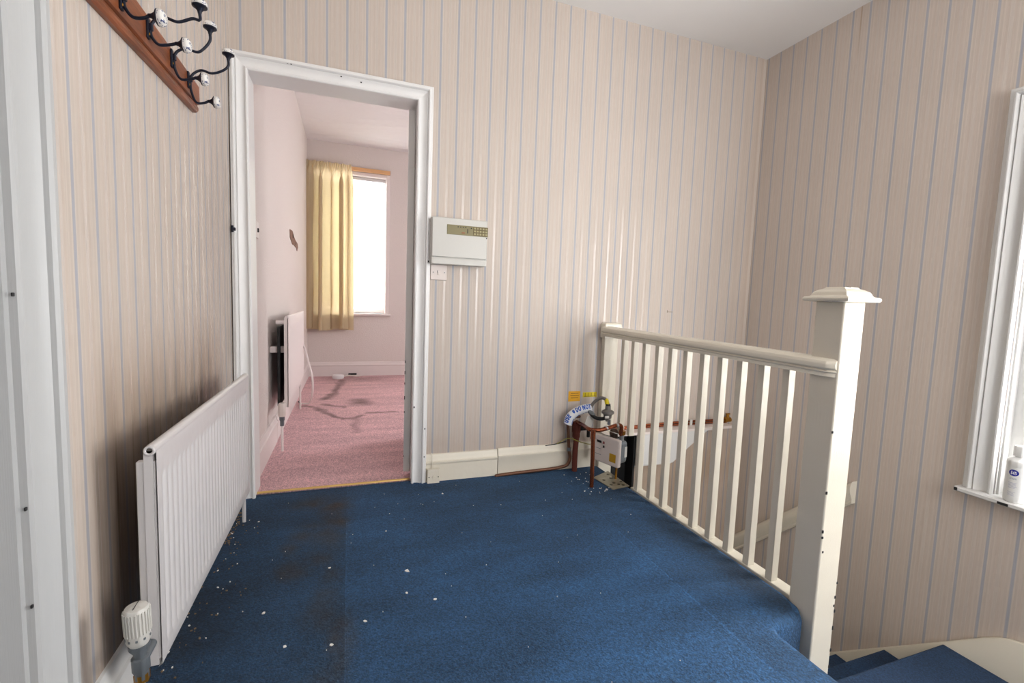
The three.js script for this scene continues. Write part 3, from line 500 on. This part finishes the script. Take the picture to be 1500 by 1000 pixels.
// ---------------------------------------------------------------- alarm panel, plates
{
  const t = thing('alarm_panel', 'white wall box with an olive keypad strip beside the doorway', 'alarm panel', [1.054, 1.297, 0]);
  mesh('casing', [bx(0.297, 0.238, 0.06, 0, 0, 0.031, 0.008), bx(0.292, 0.202, 0.014, 0, 0.018, 0.064, 0.005)], plastic, t);
  mesh('lower_flap', [bx(0.294, 0.030, 0.012, 0, -0.104, 0.064, 0.004)], plastic, t);
  const olive = std({ color: '#7d744c', roughness: 0.45 }), oliveD = std({ color: '#6a5c38', roughness: 0.5 }), key = std({ color: '#a39a6e', roughness: 0.5 });
  const strip = mesh('keypad_strip', [bx(0.219, 0.050, 0.004, 0.040, 0.060, 0.0715, 0.001)], olive, t); strip.userData.label = 'olive keypad strip';
  mesh('key_field', [bx(0.078, 0.044, 0.002, 0.108, 0.060, 0.0736, 0.0005)], oliveD, strip);
  for (let r = 0; r < 3; r++) for (let c = 0; c < 5; c++) mesh('key', bx(0.010, 0.0085, 0.003, 0.077 + c * 0.0155, 0.074 - r * 0.0142, 0.0752, 0.001), key, strip);
  for (let c = 0; c < 4; c++) mesh('lamp', bx(0.006, 0.005, 0.002, -0.012 + c * 0.0135, 0.076, 0.0742, 0.001), dark, strip);
  mesh('lamp', bx(0.006, 0.006, 0.002, 0.058, 0.074, 0.0742, 0.001), dark, strip);
  mesh('display_bar', bx(0.004, 0.022, 0.002, 0.039, 0.058, 0.0742, 0.0005), dark, strip);
  mesh('orange_mark', bx(0.018, 0.007, 0.002, 0.016, 0.047, 0.0742, 0.001), std({ color: '#8d5a34', roughness: 0.5 }), strip);
  mesh('lock', (() => { const g = new THREE.CylinderGeometry(0.0032, 0.0032, 0.004, 12); g.rotateX(Math.PI / 2); g.translate(0.143, 0.028, 0.072); return g; })(), dark, t);
}
{
  const t = thing('switch_plate', 'square white switch plate below the alarm panel', 'switch', [0.958, 1.137, 0]);
  mesh('plate', [bx(0.086, 0.080, 0.009, 0, 0, 0.006, 0.003)], plasticWarm, t);
  for (const x of [-0.03, 0.03]) mesh('screw', (() => { const g = new THREE.CylinderGeometry(0.003, 0.003, 0.002, 10); g.rotateX(Math.PI / 2); g.translate(x, 0, 0.0112); return g; })(), greyMetal, t);
  mesh('rocker', [bx(0.012, 0.020, 0.005, -0.002, -0.004, 0.012, 0.002)], plasticWarm, t); mesh('slot', [bx(0.003, 0.012, 0.002, -0.008, 0.004, 0.0108, 0.0005)], greyMetal, t);
}
{
  const t = thing('cable_socket', 'small cream cable socket on the skirting beside the doorway', 'socket', [0.948, 0.036, 0.022]);
  mesh('box', [bx(0.066, 0.082, 0.020, 0, 0, 0.010, 0.003)], creamSkirt, t); mesh('connector', (() => { const g = new THREE.CylinderGeometry(0.009, 0.010, 0.006, 16); g.rotateX(Math.PI / 2); g.translate(0.002, -0.004, 0.022); return g; })(), creamSkirt, t);
  for (const x of [-0.024, 0.026]) mesh('screw', (() => { const g = new THREE.CylinderGeometry(0.003, 0.003, 0.002, 10); g.rotateX(Math.PI / 2); g.translate(x, -0.002, 0.0205); return g; })(), dark, t);
  mesh('cable', tube([[-0.006, 0.04, 0.004], [-0.007, 0.1, 0.006], [-0.008, 0.125, 0.0]], 0.0018, 10, 6), creamSkirt, t);
}
{
  const t = thing('light_switch', 'white light switch on the pink wall just inside the doorway', 'switch', [0.042, 1.327, -0.335]);
  mesh('plate', [bx(0.010, 0.086, 0.086, 0.005, 0, 0, 0.003)], whiteFar, t); mesh('rocker', [bx(0.010, 0.022, 0.011, 0.012, -0.002, 0, 0.003)], dark, t).userData.label = 'dark rocker';
}
{
  const t = thing('plaster_hole', 'ragged brown hole torn in the pink wall above the far radiator', 'hole', [0.0425, 1.475, -2.15]);
  const pl = [[0.31, 0.055], [0.2, 0.062], [0.12, 0.065], [0.04, 0.04], [0, 0.03], [-0.1, 0.012], [-0.3, 0.0], [-0.34, -0.03], [-0.25, -0.075], [-0.2, -0.05], [-0.12, -0.052], [0.02, -0.045], [0.12, -0.052], [0.2, -0.035], [0.3, -0.01]];
  mesh('broken_plaster', [slab(pl, [], 0, 0.004, (a, b, q) => [q, b, a])], std({ color: '#8f6f60', roughness: 0.95, bumpMap: rep(blotchTex, 20, 20), bumpScale: 0.01 }), t);
  mesh('cavity', [slab(circ(0.10, 0.024, 0.02, 9), [], 0, 0.006, (a, b, q) => [q, b, a])], brown, t); mesh('cavity', [slab(circ(-0.12, -0.02, 0.015, 9), [], 0, 0.006, (a, b, q) => [q, b, a])], brown, t);
}
{ // yellow stickers
  const t1 = thing('warning_sticker', 'orange yellow square warning sticker on the wall above the gas pipes', 'sticker', [1.799, 0.441, 0.0008]);
  mesh('paper', bx(0.080, 0.062, 0.0012, 0, 0, 0, 0.0004), amber, t1); for (const [y, w] of [[0.017, 0.05], [0.004, 0.056], [-0.010, 0.05]]) mesh('print_line', bx(w, 0.003, 0.0006, 0.002, y, 0.0008, 0.0001), brown, t1);
  const t2 = thing('warning_sticker', 'narrow lime yellow label strip right of the square sticker', 'sticker', [1.905, 0.448, 0.0008]);
  mesh('paper', bx(0.096, 0.030, 0.0012, 0, 0, 0, 0.0004), yellow, t2); for (const x of [-0.032, -0.012, 0.010, 0.032]) mesh('print_line', bx(0.002, 0.024, 0.0006, x, 0, 0.0008, 0.0001), brown, t2); mesh('print_line', bx(0.08, 0.002, 0.0006, 0, -0.010, 0.0008, 0.0001), brown, t2);
}

// ---------------------------------------------------------------- gas meter corner
{
  const t = thing('pipe_boxing', 'white boarded pipe boxing low on the stairwell wall behind the balusters', 'boxing', [2.4, 0.11, 0]);
  const L = (g) => { g.translate(-2.4, -0.11, 0); return g; };
  mesh('front_board', L(slab([[2.195, 0.010], [2.466, 0.010], [2.60, 0.113], [2.73, 0.204], [2.96, 0.208], [2.96, 0.214], [2.195, 0.214]], [], 0.095, 0.11, (a, b, q) => [a, b, q])), white, t);
  mesh('top_board', L(span(1.97, 2.96, 0.206, 0.222, 0.001, 0.111, 0.003)), plasticWarm, t);
  mesh('under_board', L(sweep([[0, 0], [0.012, 0], [0.012, 0.093], [0, 0.093]], [2.195, 0.0, 0.002], [0, 1, 0], [0, 0, 1], [1, 0, 0], 0.27)), white, t);
  mesh('cavity_shade', L(box(1.975, 2.19, -0.2, 0.204, 0.001, 0.008)), black, t); mesh('cavity_shade', L(box(2.182, 2.196, -0.2, 0.204, 0.008, 0.09)), black, t);  // black sheets put in for the shade inside the open boxing
}
for (const [i, y] of [[0, 0.247], [1, 0.2305]]) {
  const t = thing('copper_pipe', i ? 'lower of the two copper pipes lying along the white boxing' : 'upper of the two copper pipes lying along the white boxing', 'pipe', [2.5, y, 0.03], 'copper pipes on the boxing');
  mesh('run', tube([[-0.42, i ? -0.002 : -0.012, i * 0.004], [0, i * 0.001, 0], [0.44, -0.001, 0]], 0.0075, 24, 12), copper, t);
  if (!i) mesh('pipe_clip', [bx(0.02, 0.045, 0.024, 0.155, -0.008, 0, 0.004)], plastic, t).userData.label = 'white plastic pipe clip';
}
{
  const t = thing('brass_valve', 'brass stop valve at the end of the copper pipes on the boxing', 'valve', [2.966, 0.243, 0.03]);
  mesh('body', [(() => { const g = new THREE.CylinderGeometry(0.017, 0.017, 0.05, 12); g.rotateZ(Math.PI / 2); return g; })(), (() => { const g = new THREE.CylinderGeometry(0.022, 0.022, 0.018, 6); g.rotateZ(Math.PI / 2); g.translate(-0.02, 0, 0); return g; })()], brass, t);
  mesh('spindle', [(() => { const g = new THREE.CylinderGeometry(0.010, 0.012, 0.03, 10); g.translate(0.004, 0.024, 0.0); return g; })(), bx(0.03, 0.01, 0.012, 0.006, 0.04, 0, 0.003)], brass, t);
}
{
  const t = thing('floor_plate', 'perforated metal plate lying on the floor under the gas meter', 'plate', [1.935, 0.001, 0.26]);
  const q = [[1.845, -0.195], [1.868, -0.375], [1.982, -0.355], [1.984, -0.125], [1.975, -0.12]].map(([x, z]) => [x - 1.935, z + 0.26]);
  const holes = [[-0.05, 0.015], [0.005, 0.03], [-0.045, -0.055], [0.0, -0.06], [0.02, -0.075], [0.02, 0.085], [0.035, -0.03], [-0.015, -0.035]].map(([x, z]) => circ(x, z, 0.0105, 12));
  mesh('plate', slab([q[0], q[1], q[2], q[3]], holes, 0, 0.004, (a, b, h) => [a, h, -b]), std({ color: '#a19a86', roughness: 0.35, metalness: 0.5, bumpMap: rep(blotchTex, 8, 8), bumpScale: 0.002 }), t);
  mesh('hole_shade', slab([q[0], q[1], q[2], q[3]], [], -0.0008, 0.0006, (a, b, h) => [a * 0.97, h, -b * 0.97]), black, t).userData.label = 'black sheet added as shade in the holes';  // black sheet added below the plate so its holes read as shaded
}
{
  const t = thing('gas_meter', 'boxy gas meter with white front and grey body by the balusters', 'meter', [1.945, 0.165, 0.195]); t.rotation.y = -1.255;
  // local: +z faces out of the front, +x the near end
  mesh('front_cover', [bx(0.192, 0.158, 0.030, 0, 0, 0.028, 0.007)], plasticWarm, t).userData.label = 'white front cover';
  mesh('body', [bx(0.166, 0.130, 0.072, 0.002, -0.002, -0.022, 0.02)], greyMetal, t).userData.label = 'grey metal body';
  mesh('display', bx(0.034, 0.013, 0.002, -0.045, 0.042, 0.0435, 0.0005), black, t);
  mesh('red_button', bx(0.010, 0.014, 0.003, -0.010, 0.042, 0.0438, 0.001), std({ color: '#8a3038', roughness: 0.5 }), t); mesh('button', bx(0.010, 0.014, 0.003, -0.009, 0.018, 0.0438, 0.001), black, t);
  for (const [y, w] of [[0.0, 0.04], [-0.034, 0.045]]) mesh('print_line', bx(w, 0.0025, 0.001, -0.05, y, 0.0433, 0.0003), greyMetal, t);
  mesh('yellow_label', bx(0.046, 0.048, 0.001, 0.058, -0.03, 0.0434, 0.0003), std({ color: '#b98f14', roughness: 0.6 }), t);
  mesh('barcode_label', [bx(0.001, 0.062, 0.02, 0.0856, 0.0, -0.038, 0.0003)], plastic, t);
  mesh('bracket_plate', [slab([[-0.08, -0.02], [0.07, -0.02], [0.055, 0.05], [-0.03, 0.05]], [], 0, 0.003, (a, b, q) => [a, 0.098 + q + b * 0.35, b - 0.01])], plastic, t);
  mesh('inlet_stub', (() => { const g = new THREE.CylinderGeometry(0.013, 0.013, 0.04, 14); g.translate(0.06, 0.082, -0.026); return g; })(), steel, t);
  mesh('outlet_union', [(() => { const g = new THREE.SphereGeometry(0.026, 16, 12); g.translate(0.012, 0.098, -0.014); return g; })(), (() => { const g = new THREE.CylinderGeometry(0.024, 0.024, 0.02, 6); g.translate(0.012, 0.078, -0.014); return g; })()], std({ color: '#5a4c44', roughness: 0.3, metalness: 0.7 }), t);
  mesh('brass_nut', (() => { const g = new THREE.CylinderGeometry(0.021, 0.021, 0.022, 6); g.translate(0.06, 0.108, -0.026); return g; })(), brass, t);
  mesh('support_leg', [bx(0.010, 0.088, 0.010, 0.055, -0.122, 0.0, 0.003)], brass, t);
}
{
  const t = thing('copper_gas_pipe', 'stout copper pipe standing on the carpet and crossing to the gas meter', 'pipe', [1.77, 0, 0.306]);
  const L = (g) => { g.translate(-1.77, 0, -0.306); return g; };
  mesh('upright', L(tube([[1.772, 0.002, 0.306], [1.770, 0.15, 0.305], [1.766, 0.308, 0.303]], 0.0115, 12, 14)), copper, t);
  mesh('cross_run', L(tube([[1.792, 0.300, 0.062], [1.782, 0.306, 0.16], [1.768, 0.313, 0.28], [1.80, 0.315, 0.302], [1.88, 0.322, 0.287], [1.945, 0.328, 0.272], [1.966, 0.318, 0.266], [1.971, 0.29, 0.262], [1.971, 0.27, 0.26]], 0.0115, 60, 14)), copper, t);
  for (const [x, y, z, a] of [[1.85, 0.319, 0.293, 0.1], [1.93, 0.327, 0.275, 0.1]]) mesh('solder_ring', L((() => { const g = new THREE.CylinderGeometry(0.0132, 0.0132, 0.016, 16); g.rotateZ(Math.PI / 2); g.rotateY(0.19); g.translate(x, y, z); return g; })()), steel, t);
  mesh('tee', L((() => { const g = new THREE.CylinderGeometry(0.0138, 0.0138, 0.05, 16); g.translate(1.767, 0.295, 0.303); return g; })()), copper, t);
}
{
  const t = thing('iron_gas_pipe', 'thick rust red iron pipe rising from carpet against the skirting', 'pipe', [1.792, 0, 0.062]);
  mesh('upright', tube([[0.0, 0.0, 0], [-0.001, 0.12, 0], [0.006, 0.25, 0]], 0.0165, 12, 14), redIron, t);
  mesh('fitting', (() => { const g = lathe([[0.001, 0.205], [0.021, 0.205], [0.023, 0.21], [0.023, 0.235], [0.026, 0.24], [0.026, 0.285], [0.021, 0.30], [0.001, 0.30]], 16); return g; })(), redIron, t);
  mesh('side_fitting', [(() => { const g = new THREE.CylinderGeometry(0.015, 0.015, 0.055, 12); g.rotateZ(Math.PI / 2); g.translate(0.045, 0.262, 0.01); return g; })(), bx(0.016, 0.06, 0.016, 0.075, 0.235, 0.012, 0.003)], black, t);
}
{
  const t = thing('copper_bypass_pipe', 'thin copper pipe beside the iron pipe, bending along the skirting', 'pipe', [1.75, 0, 0.045]);
  const L = (g) => { g.translate(-1.75, 0, -0.045); return g; };
  mesh('upright', L(tube([[1.80, 0.335, 0.075], [1.765, 0.332, 0.065], [1.743, 0.305, 0.052], [1.747, 0.22, 0.05], [1.758, 0.12, 0.047], [1.766, 0.075, 0.045], [1.752, 0.036, 0.045], [1.70, 0.022, 0.044], [1.62, 0.016, 0.04], [1.50, 0.012, 0.036], [1.36, 0.006, 0.032], [1.31, 0.002, 0.03]], 0.0095, 90, 12)), copperDull, t);
  mesh('coupling', L((() => { const g = new THREE.CylinderGeometry(0.0125, 0.0125, 0.02, 14); g.translate(1.756, 0.132, 0.0475); return g; })()), greyMetal, t);
}
{ // tape printed in blue, wound round the pipe bend
  const cv = document.createElement('canvas'); cv.width = 1024; cv.height = 512; const c = cv.getContext('2d');
  c.fillStyle = '#dfe2e6'; c.fillRect(0, 0, 1024, 512); c.fillStyle = '#2456b0'; c.textBaseline = 'middle';
  for (let k = 0; k < 3; k++) { const y = 85 + k * 171; c.font = 'bold 128px sans-serif'; c.strokeStyle = '#2456b0'; c.lineWidth = 9; c.strokeText('NOT USE', 20 - k * 130, y); c.strokeText('DO NOT', 770 - k * 130, y); c.fillText('NOT USE', 20 - k * 130, y); c.beginPath(); c.ellipse(700 - k * 130, y, 40, 42, 0, 0, 6.3); c.fill(); c.fillText('DO NOT', 770 - k * 130, y); }
  const ct = new THREE.CanvasTexture(cv); ct.colorSpace = THREE.SRGBColorSpace; ct.wrapS = ct.wrapT = THREE.RepeatWrapping;
  const t = thing('printed_tape', 'white tape with blue lettering wound round the pipe above the iron pipe', 'tape', [1.78, 0.34, 0.1]);
  const cu = new THREE.CatmullRomCurve3([[-0.048, -0.048, -0.035], [-0.04, -0.012, -0.03], [-0.008, 0.022, -0.02], [0.035, 0.045, 0.0], [0.075, 0.055, 0.02]].map((p) => V3(...p)));
  const g = new THREE.TubeGeometry(cu, 40, 0.026, 18), p = g.attributes.position, u = g.attributes.uv;
  mesh('wrap', g, std({ map: ct, roughness: 0.35 }), t);
  mesh('loose_flap', [bx(0.052, 0.07, 0.004, 0.052, -0.006, 0.045, 0.001)], plastic, t).rotation.set(0, 0.1, -0.4);
}
{
  const t = thing('grey_gas_hose', 'grey flexible hose arching from the printed tape to the regulator', 'hose', [1.86, 0.4, 0.14]);
  mesh('hose', tube([[-0.02, -0.012, -0.02], [0.0, 0.035, 0.0], [0.028, 0.062, 0.025], [0.048, 0.055, 0.045], [0.056, 0.028, 0.052]], 0.0095, 40, 12), greyCast, t);
  mesh('yellow_tape', tube([[0.050, 0.052, 0.047], [0.056, 0.02, 0.052], [0.052, -0.006, 0.055]], 0.0125, 14, 12), yellow, t).userData.label = 'yellow tape end';
}
{
  const t = thing('gas_regulator', 'grey disc shaped gas regulator with black cap above the meter', 'regulator', [1.915, 0.385, 0.20]);
  mesh('body', lathe([[0.001, -0.052], [0.012, -0.052], [0.012, -0.038], [0.022, -0.032], [0.024, -0.016], [0.026, -0.012], [0.035, -0.006], [0.036, 0.0], [0.035, 0.006], [0.027, 0.012], [0.0165, 0.016], [0.0155, 0.038], [0.001, 0.038]], 26), greyCast, t);
  mesh('cap', lathe([[0.001, 0.036], [0.0135, 0.036], [0.0135, 0.046], [0.012, 0.048], [0.001, 0.048]], 20), black, t);
  mesh('outlet', [(() => { const g = new THREE.CylinderGeometry(0.010, 0.010, 0.03, 12); g.translate(0.006, -0.055, 0.01); return g; })()], steel, t);
  mesh('label', bx(0.026, 0.014, 0.002, -0.018, -0.022, 0.0225, 0.0005), plastic, t);
}
{
  const t = thing('black_gas_hose', 'short black flexible hose looping into the side of the regulator', 'hose', [1.86, 0.36, 0.16]);
  mesh('hose', tube([[-0.022, 0.012, -0.03], [-0.016, -0.004, 0.0], [0.004, -0.014, 0.02], [0.03, -0.012, 0.035], [0.045, -0.005, 0.04]], 0.0105, 30, 12), black, t);
  mesh('steel_sleeve', tube([[-0.024, 0.016, -0.028], [-0.014, 0.002, -0.004]], 0.0125, 8, 12), greyMetal, t);
}
tag(mesh('earth_wire', tube([[1.69, 0.158, 0.014], [1.74, 0.205, 0.07], [1.80, 0.19, 0.11], [1.81, 0.205, 0.2], [1.772, 0.26, 0.29], [1.765, 0.275, 0.30]], 0.0024, 40, 8), std({ color: '#8f8a34', roughness: 0.5 })), 'thin yellow green earth wire hanging between the gas pipes', 'wire');
tag(mesh('black_cable', tube([[1.62, 0.152, 0.013], [1.70, 0.16, 0.016], [1.745, 0.176, 0.03]], 0.003, 16, 8), dark), 'short black cable lying on the skirting left of the pipes', 'cable');

// ---------------------------------------------------------------- bottle on the sill
{
  const cv = document.createElement('canvas'); cv.width = 512; cv.height = 512; const c = cv.getContext('2d');
  c.fillStyle = '#dcdcda'; c.fillRect(0, 0, 512, 512);
  c.fillStyle = '#15208f'; c.beginPath(); c.ellipse(256, 90, 100, 52, 0, 0, 6.3); c.fill();
  c.fillStyle = '#f2f2f4'; c.font = 'bold 72px sans-serif'; c.textAlign = 'center'; c.textBaseline = 'middle'; c.fillText('E45', 256, 92);
  c.fillStyle = '#5c6a86'; c.font = '50px sans-serif'; c.fillText('cream', 256, 182);
  c.fillStyle = '#b4b6c4'; for (let k = 0; k < 5; k++) c.fillRect(166 + (k * 13) % 20, 250 + k * 20, 170 - (k * 29) % 40, 9);
  for (let k = 0; k < 4; k++) c.fillRect(170, 400 + k * 18, 160 - (k * 37) % 50, 6);
  const ct = new THREE.CanvasTexture(cv); ct.colorSpace = THREE.SRGBColorSpace;
  const t = thing('cream_bottle', 'white skin cream bottle with blue oval label standing on the window sill', 'bottle', [3.083, 0.2575, 1.437]);
  const bw = std({ color: '#dcdcda', roughness: 0.35 });
  mesh('body', lathe([[0.001, 0], [0.030, 0], [0.034, 0.004], [0.0355, 0.01], [0.0355, 0.152], [0.0365, 0.156], [0.0365, 0.168], [0.034, 0.174], [0.020, 0.182], [0.014, 0.188], [0.014, 0.196], [0.001, 0.196]], 36), bw, t);
  const lab = new THREE.CylinderGeometry(0.0359, 0.0359, 0.13, 32, 1, true, -1.1, 2.2); lab.translate(0, 0.082, 0);
  const m = mesh('label', lab, std({ map: ct, roughness: 0.4 }), t); m.rotation.y = Math.atan2(0.5087 - 3.083, 2.4621 - 1.437) - 0.35;
  mesh('pump_cap', lathe([[0.001, 0.190], [0.020, 0.190], [0.0215, 0.194], [0.0215, 0.226], [0.019, 0.232], [0.001, 0.233]], 28), bw, t);
}

// ---------------------------------------------------------------- odds and ends on the pink carpet
{
  const t = thing('plastic_disc', 'round white plastic disc lying on the pink carpet under the window', 'disc', [0.395, 0.002, -3.40]);
  mesh('disc', lathe([[0.001, 0], [0.064, 0], [0.066, 0.004], [0.066, 0.036], [0.062, 0.042], [0.03, 0.044], [0.001, 0.044]], 28), std({ color: '#e6e4e6', roughness: 0.4 }), t);
}
tag(mesh('flat_lead', tube([[0.45, 0.012, -3.47], [0.52, 0.014, -3.52], [0.60, 0.01, -3.50], [0.66, 0.01, -3.53]], 0.009, 24, 10), plasticWarm), 'white lead trailing right from the plastic disc to the skirting', 'lead');
tag(mesh('black_plug', bx(0.10, 0.022, 0.03, 0.56, 0.03, -3.535, 0.008), dark), 'small black plug against the far skirting behind the disc', 'plug');
tag(mesh('wall_cable', tube([[0.11, 0.62, -1.84], [0.155, 0.558, -1.77], [0.20, 0.45, -1.62], [0.235, 0.33, -1.55], [0.235, 0.20, -1.58], [0.20, 0.08, -1.75], [0.155, 0.025, -1.95], [0.11, 0.012, -2.02]], 0.008, 60, 10), whiteFar), 'white cable looping from the far radiator down to the pink carpet', 'cable');
tag(mesh('cable_end', tube([[0.11, 0.012, -2.02], [0.085, 0.010, -2.12]], 0.009, 6, 10), dark), 'black bared end of the white cable on the pink carpet', 'cable end');
tag(mesh('wall_scratch', [bx(0.042, 0.004, 0.002, 2.458, 0.968, 0.0008, 0.0008), bx(0.005, 0.016, 0.002, 2.437, 0.971, 0.0008, 0.0008)], std({ color: '#9a8f80', roughness: 0.8 })), 'small grey scratch on the back wall above the handrail', 'scratch');

// ---------------------------------------------------------------- flecks of paint and plaster on the blue carpet
const flake = (s) => { const n = 6, o = []; for (let i = 0; i < n; i++) { const a = i / n * 6.28, r = s * (0.6 + 0.7 * rnd()); o.push([r * Math.cos(a), r * Math.sin(a) * 0.7]); } return slab(o, [], 0, 0.0025, (a, b, q) => [a, q, -b]); };
const chips = [[.717, .827, .0095, 'largest pale paint chip, in the middle of the blue carpet'], [.784, 1.017, .006, 'pale paint chip right of the middle of the blue carpet'], [.70, .957, .005, 'small paint chip just below the largest one on the blue carpet'], [.563, 1.061, .006, 'pale paint chip right of the carpet seam near the camera'], [.264, .933, .007, 'white paint chip on the blue carpet near the radiator valve'], [.344, 1.103, .006, 'white paint chip on the blue carpet lowest in the view'], [.468, 1.135, .006, 'pale chip on the dark stain along the carpet seam'], [.449, .732, .005, 'slim paint chip left of the carpet seam'], [.664, .51, .005, 'paint chip nearest the doorway right of the seam'], [.969, .192, .006, 'paint chip on the blue carpet in front of the cable socket']];
for (const [x, z, s, l] of chips) { const m = mesh('paint_chip', flake(s), chipWhite); m.position.set(x, 0.0006, z); m.rotation.y = rnd() * 6; tag(m, l, 'paint chip', 'paint chips on the blue carpet'); }
{
  const list = [], tan = [];
  const add = (x, z, s, l) => { const g = flake(s * 0.85); g.rotateY(rnd() * 6); g.translate(x, 0.0004, z); l.push(g); };
  for (let i = 0; i < 60; i++) add(0.2 + rnd() * 1.6, 0.1 + rnd() * 1.6, 0.0012 + 0.0018 * rnd() * rnd(), list);
  for (let i = 0; i < 22; i++) add(1.70 + rnd() * 0.16, 0.1 + rnd() * 0.33, 0.0018 + 0.003 * rnd(), list);
  for (let i = 0; i < 12; i++) add(1.80 + rnd() * 0.08, 0.33 + rnd() * 0.05, 0.002 + 0.003 * rnd(), list);
  for (let i = 0; i < 90; i++) add(0.04 + rnd() * rnd() * 0.2, 0.25 + rnd() * 1.0, 0.0015 + 0.0035 * rnd(), i % 3 ? tan : list);
  for (let i = 0; i < 60; i++) add(0.035 + rnd() * 0.035, 0.16 + rnd() * 0.3, 0.003 + 0.004 * rnd(), tan);
  const a = mesh('debris', list, chipWhite); a.userData = { label: 'white crumbs of paint and plaster scattered on blue carpet', category: 'debris', kind: 'stuff' };
  const b = mesh('debris', tan, std({ color: '#7a6650', roughness: 0.95 })); b.userData = { label: 'brown crumbs of dirt on carpet edge under the long radiator', category: 'debris', kind: 'stuff' };
}
renderer.render(scene, camera);
